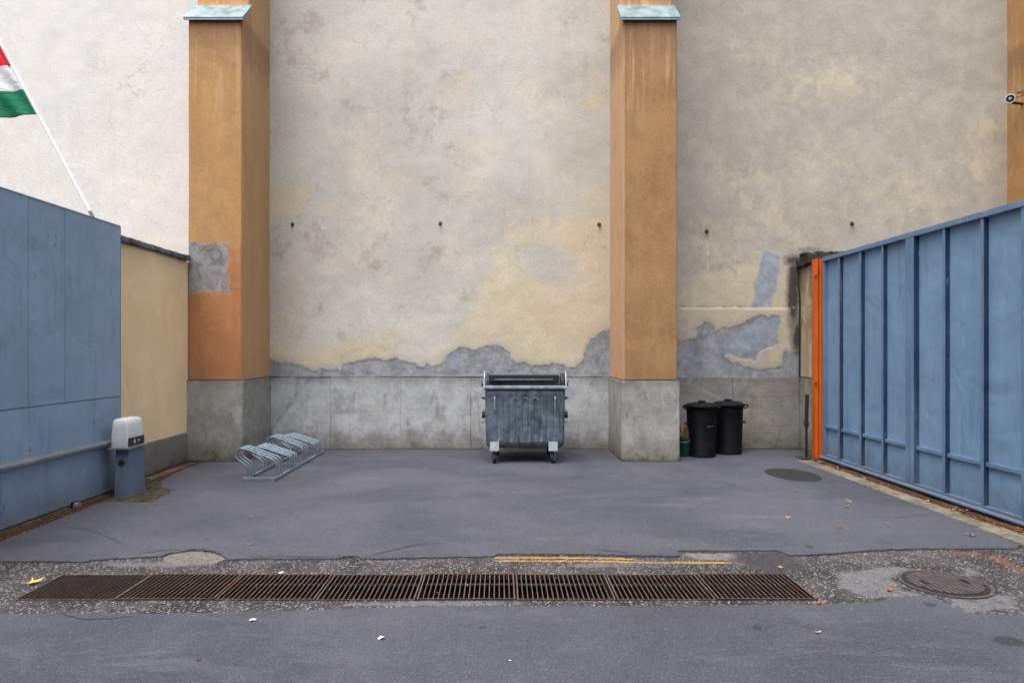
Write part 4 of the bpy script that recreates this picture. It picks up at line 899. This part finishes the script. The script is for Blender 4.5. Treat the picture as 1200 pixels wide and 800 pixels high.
# front rim (pale folded lip) and side rims
RIMM = m_simple('worn_rim_steel', C(118, 128, 138), C(146, 156, 164), 14, 0.4, 0.4, 0.1, spots=C(84, 90, 96))
bm = bmesh.new(); extrude_poly(bm, [(Yf - 0.045, 1.125), (Yf - 0.005, 1.118), (Yf + 0.03, 1.14), (Yf + 0.03, 1.165), (Yf - 0.03, 1.165), (Yf - 0.045, 1.155)], cx - 0.625, cx + 0.625, 'x'); mk('front_rim', bm, RIMM, wc, bevel=0.004)
# side ears: tall rounded cheeks that carry the lid pivot
def ear(s):
    x = cx + s * 0.605; pts = [(Yf - 0.03, 1.13), (Yf + 0.0, 1.22), (Yf + 0.05, 1.32), (Yf + 0.13, 1.375), (Yf + 0.24, 1.36), (Yf + 0.36, 1.29), (Yf + 0.5, 1.24), (Yf + 0.93, 1.24), (Yf + 0.93, 1.12)]
    bm = bmesh.new(); extrude_poly(bm, pts, min(x, x + s * 0.012), max(x, x + s * 0.012), 'x'); e = mk('side_cheek', bm, ZINC, wc)
    bm = bmesh.new(); c_ = smoothcurve([(x + s * 0.006, a_, b_) for a_, b_ in pts[:-1]], 4); tube(bm, c_, 0.014, 6); mk('edge_roll', bm, RIMM, e, smooth=60)
    # inner lid quadrant plate, dark
    bm = bmesh.new(); q_ = [(Yf + 0.02, 1.16), (Yf + 0.03, 1.24), (Yf + 0.07, 1.32), (Yf + 0.13, 1.35), (Yf + 0.2, 1.33), (Yf + 0.28, 1.24), (Yf + 0.28, 1.16)]
    extrude_poly(bm, q_, min(x - s * 0.03, x - s * 0.065), max(x - s * 0.03, x - s * 0.065), 'x'); mk('inner_plate', bm, DKSTEEL, e)
ear(-1); ear(1)
# opened lid rolled back behind the bin: curved shell with dark rubber edge
bm = bmesh.new(); arc = []
for k in range(11):
    a_ = R(100 - 14 * k); arc.append((Yf + 0.86 + 0.30 * math.cos(a_) * 0.9, 0.92 + 0.30 * math.sin(a_)))
prev = None
for (a_, b_) in arc:
    cur = (bm.verts.new((cx - 0.57, a_, b_)), bm.verts.new((cx + 0.57, a_, b_)))
    if prev: bm.faces.new((prev[0], prev[1], cur[1], cur[0]))
    prev = cur
ld = mk('lid', bm, ZINC, wc, smooth=60); s_ = ld.modifiers.new('t', 'SOLIDIFY'); s_.thickness = 0.01
mk('lid_edge', B(cx - 0.56, cx + 0.53, Yf + 0.76, Yf + 0.82, 1.235, 1.30), RUBBER, wc, bevel=0.01)
mk('rear_rim', B(cx - 0.6, cx + 0.6, Yf + 0.90, Yf + 0.935, 1.12, 1.20), RIMM, wc, bevel=0.008)
for s in (-1, 1): mk('lid_pivot', B(cx + s * 0.52 - 0.05, cx + s * 0.52 + 0.05, Yf + 0.70, Yf + 0.80, 1.20, 1.30), DKSTEEL, wc, bevel=0.01)
# vertical grips on the front
for s, xx in ((-1, -0.455), (1, 0.445)):
    bm = bmesh.new(); x = cx + xx; tube(bm, smoothcurve([(x, Yf + 0.01, 1.0), (x, Yf - 0.035, 0.985), (x, Yf - 0.04, 0.92), (x, Yf - 0.04, 0.84), (x + 0.01, Yf - 0.035, 0.80), (x + 0.015, Yf + 0.01, 0.79)], 4), 0.011, 7)
    mk('grip', bm, RIMM, wc, smooth=60)
# three pressed arches
for k in (-1, 0, 1):
    bm = bmesh.new(); x = cx + 0.005 + k * 0.148
    tube(bm, [(x + 0.035 * math.cos(R(a_)), Yf - 0.004, 0.955 + 0.03 * math.sin(R(a_))) for a_ in range(0, 181, 20)], 0.008, 6); mk('pressed_arch', bm, RIMM, wc, smooth=60)
# side trunnions and hooks
for s in (-1, 1):
    x = cx + s * 0.60
    for (z, r_, l_, mt_) in ((1.17, 0.02, 0.06, DKSTEEL), (0.72, 0.052, 0.05, DKSTEEL), (0.62, 0.018, 0.06, RIMM), (0.80, 0.014, 0.04, RIMM)):
        bm = bmesh.new(); tube(bm, [(x, Yf + 0.16, z), (x + s * l_, Yf + 0.16, z)], r_, 14); mk('trunnion', bm, mt_, wc, smooth=60)
    bm = bmesh.new(); tube(bm, [(x, Yf + 0.12, 0.965), (x + s * 0.035, Yf + 0.12, 0.985), (x + s * 0.062, Yf + 0.12, 0.972)], [0.022, 0.016, 0.006], 8); mk('side_hook', bm, DKSTEEL, wc, smooth=60)
    bm = bmesh.new(); tube(bm, [(x + s * 0.03, Yf + 0.1, 1.17), (x + s * 0.06, Yf + 0.1, 1.24)], 0.006, 6); mk('lid_lever', bm, DKSTEEL, wc, smooth=60)
# castors
def castor(x, y, ang, front):
    c0 = Vector((x, y, 0)); rt = Matrix.Rotation(ang, 4, 'Z')
    bm = bmesh.new(); lathe(bm, [(0.03, -0.02), (0.078, -0.02), (0.084, -0.012), (0.084, 0.012), (0.078, 0.02), (0.03, 0.02), (0.03, -0.02)], (0, 0, 0), 24, Matrix.Rotation(R(90), 3, 'Y'))
    bm.transform(Matrix.Translation(c0 + rt @ Vector((0, 0.03, 0.084))) @ rt); wh = mk('wheel', bm, RUBBER, wc, smooth=40)
    bm = bmesh.new(); lathe(bm, [(0, -0.024), (0.045, -0.024), (0.045, 0.024), (0, 0.024)], (0, 0, 0), 16, Matrix.Rotation(R(90), 3, 'Y'))
    bm.transform(Matrix.Translation(c0 + rt @ Vector((0, 0.03, 0.084))) @ rt); mk('hub', bm, RIMM, wh, smooth=40)
    bm = bmesh.new()
    for s in (-1, 1): extrude_poly(bm, [(-0.03, 0.19), (0.045, 0.19), (0.045, 0.08), (0.02, 0.06), (0.0, 0.08)], s * 0.03 - 0.003, s * 0.03 + 0.003, 'x')
    box(bm, -0.035, 0.035, -0.035, 0.05, 0.185, 0.195); bm.transform(Matrix.Translation(c0) @ rt); mk('fork', bm, GALV_RAIL, wc)
    mk('mounting', B(x - 0.055, x + 0.055, y - 0.05, y + 0.09, 0.197, 0.245), DKSTEEL, wc, bevel=0.004)
    if front: mk('corner_plate', B(x - 0.068, x + 0.068, y - 0.064, y - 0.052, 0.198, 0.335), WHITE_L, wc, bevel=0.004)
castor(cx - 0.46, Yf + 0.03, R(4), True); castor(cx + 0.415, Yf + 0.03, R(-28), True)
castor(cx - 0.42, Yf + 0.84, R(20), False); castor(cx + 0.42, Yf + 0.84, R(-50), False)

# ------------------------------------------------------------------ round black bins
def bin_(px, py, lab, rot):
    g = G(px, py); g = Vector((g.x, g.y + 0.22, 0)); t = thing('dustbin', lab, 'bin', g, rot, 'round black bins in the corner')
    bm = bmesh.new(); prof = [(0, 0.0), (0.214, 0.0), (0.222, 0.012), (0.222, 0.03), (0.217, 0.04), (0.236, 0.76), (0.25, 0.775), (0.25, 0.80), (0.225, 0.80), (0.2, 0.1), (0, 0.09)]
    lathe(bm, prof, (0, 0, 0), 36); mk('body', bm, BINP, t, False, 35)
    bm = bmesh.new(); lathe(bm, [(0.235, 0.76), (0.258, 0.775), (0.280, 0.802), (0.277, 0.814), (0.24, 0.824), (0.225, 0.838), (0.12, 0.856), (0.05, 0.862), (0, 0.864)], (0, 0, 0), 36); ld = mk('lid', bm, BINP, t, False, 35)
    bm = bmesh.new()
    for k in range(12):
        a_ = 2 * math.pi * k / 12; tube(bm, [(0.13 * math.cos(a_), 0.13 * math.sin(a_), 0.853), (0.235 * math.cos(a_), 0.235 * math.sin(a_), 0.828)], 0.006, 5)
    mk('rib', bm, BINP, ld, False)
    bm = bmesh.new(); tube(bm, smoothcurve([(-0.055, 0, 0.855), (-0.045, 0, 0.876), (0, 0, 0.880), (0.045, 0, 0.876), (0.055, 0, 0.855)], 4), 0.016, 7); mk('handle', bm, BINP, ld, False, 60)
    for s in (-1, 1):
        bm = bmesh.new(); tube(bm, smoothcurve([(s * 0.255, 0.03, 0.79), (s * 0.30, 0.02, 0.80), (s * 0.315, 0, 0.79), (s * 0.285, -0.02, 0.76), (s * 0.24, -0.02, 0.745)], 4), 0.012, 7); mk('clip_handle', bm, BINP, t, False, 60)
        bm = bmesh.new(); tube(bm, smoothcurve([(s * 0.222, -0.05, 0.52), (s * 0.27, -0.045, 0.52), (s * 0.27, 0.045, 0.52), (s * 0.222, 0.05, 0.52)], 4), 0.010, 7); mk('carrying_handle', bm, BINP, t, False, 60)
    return t
b1 = bin_(827, 536.5, 'black round bin closer to the ochre pillar, with a faint pale scratch', R(8))
b2 = bin_(858.5, 533, 'black round bin on the right, set slightly further back', R(-14))
bm = bmesh.new(); tube(bm, [(-0.02, -0.231, 0.50), (0.03, -0.2285, 0.497), (0.09, -0.214, 0.50)], 0.0035, 5); mk('scratch', bm, GALV_RAIL, b1, False)
# bucket with broom
bc = Vector((2.93, 10.98, 0))
bk = thing('bucket', 'small dark teal plastic bucket beside the black bins', 'bucket', bc)
bm = bmesh.new(); lathe(bm, [(0, 0.0), (0.105, 0.0), (0.108, 0.01), (0.135, 0.27), (0.146, 0.275), (0.146, 0.29), (0.128, 0.29), (0.1, 0.03), (0, 0.02)], bc, 28); mk('shell', bm, TEAL, bk, smooth=35)
bm = bmesh.new(); tube(bm, smoothcurve([bc + Vector((-0.14, 0, 0.27)), bc + Vector((-0.10, -0.12, 0.24)), bc + Vector((0.03, -0.165, 0.25)), bc + Vector((0.14, 0, 0.275))], 5), 0.004, 6); mk('handle', bm, RIMM, bk, smooth=60)
br = thing('broom', 'old broom with worn bristles standing in the teal bucket', 'broom', bc + Vector((0.02, 0, 0.03)))
bm = bmesh.new(); tube(bm, [bc + Vector((0.04, 0.03, 0.10)), bc + Vector((-0.17, 0.10, 1.12))], 0.012, 8); mk('stick', bm, WOOD, br, smooth=60)
bm = bmesh.new(); rs = random.Random(5); c0 = bc + Vector((0.05, -0.02, 0.16))
for k in range(90):
    a_ = rs.uniform(0, 6.28); r_ = rs.uniform(0, 0.03); tp = c0 + Vector((0.02 + r_ * 2.4 * math.cos(a_), r_ * 2.4 * math.sin(a_), rs.uniform(0.22, 0.32))); bt = c0 + Vector((r_ * math.cos(a_), r_ * math.sin(a_), 0)); tube(bm, [bt, tp], 0.0045, 4)
o = mk('bristles', bm, BRISTLE, br); 
st_ = thing('stick', 'thin bare wooden stick leaning from the bucket against the pillar', 'stick', bc + Vector((0, 0, 0.04)))
bm = bmesh.new(); tube(bm, [bc + Vector((0.02, 0.0, 0.06)), bc + Vector((-0.12, -0.02, 0.88))], 0.009, 7); mk('shaft', bm, WOOD, st_, smooth=60)

# ------------------------------------------------------------------ bicycle rack
rk = thing('bicycle_rack', 'low galvanised tube bicycle rack in front of the left buttress', 'bicycle rack', (-3.12, 10.0, 0))
mk('side_rail', B(-3.34, -3.30, 8.89, 11.3, 0.004, 0.034), ZINC_TUBE, rk, bevel=0.003)
mk('side_rail', B(-2.965, -2.925, 8.89, 11.3, 0.004, 0.034), ZINC_TUBE, rk, bevel=0.003)
for y in (8.86, 9.95, 11.3): mk('cross_bar', B(-3.34, -2.925, y, y + 0.05, 0.035, 0.050) if y > 9 else B(-3.345, -2.92, y - 0.03, y + 0.028, 0.004, 0.045), ZINC_TUBE, rk, bevel=0.003)
hi_p = [(-3.32, 0.03), (-3.32, 0.10), (-3.33, 0.165), (-3.39, 0.225), (-3.45, 0.265), (-3.485, 0.315), (-3.475, 0.375), (-3.41, 0.41), (-3.34, 0.40), (-3.15, 0.33), (-3.01, 0.275), (-2.955, 0.235), (-2.945, 0.17), (-2.945, 0.03)]
lo_p = [(x_, z_ * 0.84) for x_, z_ in hi_p]
for k, (ys, pr) in enumerate((((8.95, 9.06, 9.17), hi_p), ((9.55, 9.65, 9.75, 9.85), lo_p), ((10.15, 10.27, 10.39), hi_p), ((10.80, 10.91, 11.02, 11.13), lo_p))):
    for y in ys:
        bm = bmesh.new(); tube(bm, smoothcurve([(x_, y, z_) for x_, z_ in pr], 3), 0.0118, 8); mk('hoop', bm, ZINC_TUBE, rk, smooth=60)

# ------------------------------------------------------------------ drain: channel walls and eight grates
bm = bmesh.new()
zc = -0.42
cs = [(DX0, DY0), (DX1, DY0), (DX1, DY1), (DX0, DY1)]
lo = [bm.verts.new((x, y, zc)) for x, y in cs]; hi = [bm.verts.new((x, y, ZG - 0.001)) for x, y in cs]
bm.faces.new(lo)
for i in range(4): bm.faces.new((lo[i], lo[(i + 1) % 4], hi[(i + 1) % 4], hi[i]))
for y0, y1 in ((DY0 + 0.001, DY0 + 0.03), (DY1 - 0.03, DY1 - 0.001)): box(bm, DX0 + 0.001, DX1 - 0.001, y0, y1, -0.09, -0.075)
def m_grate():
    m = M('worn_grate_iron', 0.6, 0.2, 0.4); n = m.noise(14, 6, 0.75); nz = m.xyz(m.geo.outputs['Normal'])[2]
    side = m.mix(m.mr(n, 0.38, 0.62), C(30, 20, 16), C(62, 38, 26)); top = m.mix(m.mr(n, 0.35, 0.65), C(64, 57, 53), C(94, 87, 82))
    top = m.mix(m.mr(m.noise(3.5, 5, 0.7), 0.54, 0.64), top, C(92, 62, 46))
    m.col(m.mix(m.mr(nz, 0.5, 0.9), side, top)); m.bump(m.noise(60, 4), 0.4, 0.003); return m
IRON = m_grate()
CH = m_simple('drain_channel', C(10, 8, 7), C(20, 15, 12), 5, 0.95, 0, 0.8, spots=C(8, 6, 6))
tag(mk('drain_channel', bm, CH), kind='structure')
ng = 8; gw = (DX1 - DX0) / ng; gd = DY1 - DY0
proto = {}
def gmesh(key, bm, mat, bev=0):
    if bev: bmesh.ops.bevel(bm, geom=bm.edges[:], offset=bev, segments=1)
    bmesh.ops.recalc_face_normals(bm, faces=bm.faces); me = bpy.data.meshes.new(key); bm.to_mesh(me); bm.free(); me.materials.append(mat.m); return me
bar_me = gmesh('bar', B(-0.0033, 0.0033, -gd / 2 + 0.018, gd / 2 - 0.018, -0.019, -0.001), IRON, 0.0015)
end_me = gmesh('end_bar', B(-0.005, 0.005, -gd / 2 + 0.018, gd / 2 - 0.018, -0.045, 0.0), IRON, 0.002)
side_me = gmesh('side_bar', B(-gw / 2 + 0.004, gw / 2 - 0.004, -0.005, 0.005, -0.045, 0.0), IRON, 0.002)
cross_me = gmesh('cross_bar', B(-gw / 2 + 0.02, gw / 2 - 0.02, -0.006, 0.006, -0.050, -0.034), IRON)
glab = ['drain grate at the far left end, beside the yellow leaf', 'second drain grate from the left end of the channel', 'drain grate with a white scrap of paper lying at its back edge', 'drain grate left of the reddish joint, fourth along the channel',
        'drain grate below the left tip of the yellow line', 'drain grate below the middle of the yellow line', 'drain grate below the right end of the yellow line', 'drain grate at the far right end, nearest the manhole cover']
for k in range(ng):
    t = thing('drain_grate', glab[k], 'drain grate', (DX0 + gw * (k + 0.5), (DY0 + DY1) / 2, ZG + 0.004 + 0.003 * ((k * 5) % 3)), R((0.15, -0.1, 0.2, -0.2)[k % 4]), 'iron grates over the drain channel')
    def add(me, loc, nm):
        o = bpy.data.objects.new(nm, me); o.parent = t; o.location = loc; COL.objects.link(o)
    add(end_me, (-gw / 2 + 0.012, 0, 0), 'end_bar'); add(end_me, (gw / 2 - 0.012, 0, 0), 'end_bar')
    add(side_me, (0, -gd / 2 + 0.010, 0), 'side_bar'); add(side_me, (0, gd / 2 - 0.010, 0), 'side_bar')
    add(cross_me, (0, 0.13, 0), 'cross_bar')
    nb = 18
    for j in range(nb): add(bar_me, (-gw / 2 + 0.012 + (gw - 0.024) * (j + 1) / (nb + 1), 0, 0), 'bar')

# ------------------------------------------------------------------ manhole cover
mc = Vector((G(1108, 683).x + 0.005, (F * H / 257 + F * H / 289) / 2, ZG))
mh = thing('manhole_cover', 'round brown iron manhole cover with parallel ridges on the right', 'manhole cover', mc)
r_ = 0.272; bm = bmesh.new(); lathe(bm, [(r_ + 0.004, -0.05), (r_ + 0.004, 0.010), (r_ + 0.030, 0.010), (r_ + 0.030, -0.05)], mc, 56); mk('ring', bm, IRON_MH, mh, smooth=40)
bm = bmesh.new(); lathe(bm, [(0, 0.004), (r_ - 0.02, 0.004), (r_ - 0.018, 0.012), (r_ - 0.002, 0.012), (r_ - 0.002, -0.05)], mc, 56); mk('plate', bm, IRON_DK, mh, smooth=40)
ang = R(3)
for k in range(-6, 7):
    x_ = k * 0.0385; L = math.sqrt(max(0, (r_ - 0.028) ** 2 - x_ * x_))
    if L < 0.03: continue
    if k in (-4, 4): segs = ((-L, -0.05), (0.05, L))
    else: segs = ((-L, L),)
    for s0, s1 in segs:
        bm = B(x_ - 0.0135, x_ + 0.0135, s0, s1, 0.0045, 0.017); bm.transform(Matrix.Translation(mc) @ Matrix.Rotation(ang, 4, 'Z')); mk('ridge', bm, IRON_MH, mh, bevel=0.002)

# ------------------------------------------------------------------ fallen leaves and scraps
def leaf(px, py, size, col, lab, seed, z=0.004):
    rs = random.Random(seed); p = G(px, py); p.z = z; bm = bmesh.new()
    tips = []; n = 5
    outline = []
    for i in range(n):
        a_ = R(-110 + 220 * i / (n - 1)); L = size * (1.0 if i == 2 else rs.uniform(0.65, 0.9))
        outline.append((a_ - 0.16, L * 0.62)); outline.append((a_, L)); outline.append((a_ + 0.16, L * 0.6))
        if i < n - 1: outline.append((a_ + R(27), L * 0.36))
    c_ = bm.verts.new((0, 0, size * 0.10)); vs = []
    for a_, L in outline: vs.append(bm.verts.new((L * math.cos(a_), L * math.sin(a_), size * 0.02 + abs(math.sin(a_ * 2.5 + seed)) * L * rs.uniform(0.25, 0.6))))
    vs.append(bm.verts.new((-size * 0.25, 0, 0.0)))
    for i in range(len(vs)): bm.faces.new((c_, vs[i], vs[(i + 1) % len(vs)]))
    bmesh.ops.recalc_face_normals(bm, faces=bm.faces)
    tube(bm, [(-size * 0.2, 0, size * 0.03), (-size * 0.6, size * 0.05, size * 0.02), (-size * 0.9, size * 0.12, size * 0.05)], size * 0.02, 4)
    bm.transform(Matrix.Translation(p) @ Matrix.Rotation(rs.uniform(0, 6.28), 4, 'Z'))
    me = bpy.data.meshes.new('leaf'); bm.to_mesh(me); bm.free(); me.transform(Matrix.Translation(-p))
    o = bpy.data.objects.new('fallen_leaf', me); o.location = p; COL.objects.link(o); me.materials.append(col.m)
    s = o.modifiers.new('t', 'SOLIDIFY'); s.thickness = 0.0015
    tag(o, lab, 'leaf', 'dry leaves scattered on the ground'); return o
LT = m_simple('tan_leaf', C(128, 96, 72), C(164, 132, 102), 30, 0.8, 0, 0.4); LO = m_simple('orange_leaf', C(140, 72, 44), C(160, 96, 62), 30, 0.7, 0, 0.4)
LY = m_simple('yellow_leaf', C(196, 158, 80), C(214, 182, 104), 30, 0.7, 0, 0.4); LB = m_simple('brown_leaf', C(78, 56, 44), C(104, 76, 58), 30, 0.8, 0, 0.4)
for i, a_ in enumerate([
    (996, 588, 0.055, LT, 'curled tan leaf on the asphalt below the fourth rib of the right gate'),
    (992, 594, 0.045, LT, 'small faded leaf just in front of the curled tan leaf by the right gate'),
    (1052, 581, 0.05, LO, 'brownish orange leaf on the pale kerb under the right gate'),
    (923, 607, 0.05, LT, 'flat tan leaf in the middle of the yard right of the black bins'),
    (983, 619, 0.055, LB, 'brown and tan leaf lying furthest forward left of the right kerb'),
    (1041, 614, 0.04, LT, 'small bright tan leaf alone on the asphalt beside the right kerb'),
    (1138, 628, 0.06, LT, 'twin-lobed tan leaf near the front corner of the right kerb'),
    (1133, 599, 0.06, LO, 'tan leaf caught beside the rail under the right gate'),
    (1087, 588, 0.035, LY, 'tiny yellowish leaf on the kerb beside the right rail'),
    (1115, 598, 0.04, LY, 'small pale leaf on the kerb below the right gate middle'),
    (1196, 621, 0.05, LO, 'orange leaf by the rail at the right edge of the picture'),
    (1042, 690, 0.05, LO, 'bright orange leaf on the pale strip left of the manhole cover'),
    (960, 706, 0.05, LO, 'dark orange leaf just below the right end of the drain'),
    (958, 741, 0.035, LT, 'tiny pale tan leaf on the near asphalt below the drain end'),
    (914, 664, 0.03, LY, 'tiny pale leaf on the black patch behind the drain'),
    (38, 682, 0.085, LY, 'long yellow leaf lying left of the drain'),
    (292, 606, 0.035, LT, 'tiny tan leaf on the left part of the yard asphalt'),
    (292, 638, 0.035, LT, 'small tan leaf behind the drain on the left'),
    (760, 612, 0.02, LB, 'tiny brown leaf in the centre of the yard'),
    (932, 577, 0.03, LB, 'small dark leaf just in front of the oval tar patch'),
    (232, 773, 0.025, LB, 'small orange brown leaf on the near left asphalt'),
    (709, 527, 0.05, LO, 'reddish leaf at the foot of the wall left of the brown buttress'),
    (1078, 667, 0.02, LY, 'tiny yellow leaf behind the manhole cover')]):
    onstrip = 650 < a_[1] < 708 and not (a_[0] < 900 and a_[1] < 652)
    lf = leaf(*a_, 300 + i, z=(ZG + 0.012 if onstrip else (0.012 if a_[0] > 1045 and a_[1] < 630 else 0.004)))
PAPER = m_simple('white_paper', C(196, 196, 190), C(212, 212, 206), 12, 0.8, 0, 0.2)
def scrap(px, py, s, lab, seed, z=0.003):
    rs = random.Random(seed); p = G(px, py); p.z = z; bm = bmesh.new(); n = 9; c_ = bm.verts.new((0, 0, s * 0.5)); vs = []
    for k in range(n):
        a_ = 2 * math.pi * k / n; L = s * rs.uniform(0.6, 1.15); vs.append(bm.verts.new((L * math.cos(a_), 0.8 * L * math.sin(a_), rs.uniform(0, 0.5) * s)))
    for k in range(n): bm.faces.new((c_, vs[k], vs[(k + 1) % n]))
    me = bpy.data.meshes.new('scrap'); bm.to_mesh(me); bm.free(); me.materials.append(PAPER.m)
    o = bpy.data.objects.new('paper_scrap', me); o.location = p; COL.objects.link(o); s_ = o.modifiers.new('t', 'SOLIDIFY'); s_.thickness = 0.002
    tag(o, lab, 'paper scrap', 'white litter scraps')
scrap(447, 748, 0.024, 'larger crumpled white scrap on the near asphalt left of centre', 1)
scrap(296, 727, 0.022, 'white scrap just below the drain strip on the left', 2)
scrap(330, 670, 0.024, 'white triangular scrap at the back edge of the drain', 3, ZG + 0.006)
scrap(598, 774, 0.008, 'tiny white speck on the near asphalt in the middle', 4)
LITT = M('leaf_crumbs', 0.9, 0, 0.1); LITT.col(LITT.mix(LITT.mr(LITT.geo.outputs['Random Per Island'], 0, 1), C(58, 40, 28), C(168, 128, 92)))
bm = bmesh.new(); rs = random.Random(21)
def crumb(x, y, z, r_):
    a_ = rs.uniform(0, 6.28); v = []
    for k in range(4):
        q_ = a_ + k * 1.57 + rs.uniform(-.3, .3); v.append(bm.verts.new((x + r_ * math.cos(q_) * rs.uniform(.6, 1.3), y + r_ * math.sin(q_) * rs.uniform(.6, 1.3), z + rs.uniform(0.001, 0.012))))
    bm.faces.new(v)
for k in range(420): crumb(rs.gauss(4.80, 0.05), rs.uniform(5.4, 10.5), 0.012, rs.uniform(0.004, 0.014))
for k in range(300): crumb(rs.gauss(-4.50, 0.05), rs.uniform(5.4, 8.2), -0.012, rs.uniform(0.004, 0.012))
for k in range(200): crumb(rs.uniform(-3.9, 5.0), YW - 0.05 - abs(rs.gauss(0, 0.05)), 0.002, rs.uniform(0.003, 0.010))
for k in range(120): crumb(rs.uniform(-4.7, 5.2), rs.uniform(4.45, 5.6), ZG + 0.01, rs.uniform(0.003, 0.008))
for k in range(70): crumb(rs.uniform(-4.2, 4.4), rs.uniform(5.7, 11.3), 0.002, rs.uniform(0.003, 0.007))
tag(mk('leaf_litter', bm, LITT), 'small brown leaf crumbs and grit gathered along the rails and wall foot', 'litter', kind='stuff')
# low weeds where the gate corner meets the ground
GRN = m_simple('weed_green', C(58, 70, 34), C(84, 94, 48), 20, 0.8, 0, 0.2)
bm = bmesh.new(); rs = random.Random(11)
for (px, py, n, sp, hh) in ((700, 528, 16, 0.15, 0.03), (900, 527, 16, 0.5, 0.02), (590, 527, 12, 1.0, 0.02), (1010, 703.5, 40, 0.12, 0.02), (1012, 704, 20, 0.2, 0.02), (200, 574, 14, 0.06, 0.03), (958, 540, 26, 0.16, 0.04)):
    g = G(px, py)
    for k in range(n):
        q_ = g + Vector((rs.uniform(-sp, sp), rs.uniform(-0.03, 0.03), -0.01)); a_ = rs.uniform(0, 6.28); h0 = hh * rs.uniform(0.5, 1.2); d_ = Vector((math.cos(a_), math.sin(a_), 0)) * 0.006
        v = [bm.verts.new(q_ - d_), bm.verts.new(q_ + d_), bm.verts.new(q_ + Vector((rs.uniform(-.02, .02), rs.uniform(-.02, .02), h0)))]; bm.faces.new(v)
tag(mk('weeds', bm, GRN), 'sparse tiny green weeds in cracks at wall foot and strip edge', 'weeds', kind='stuff')
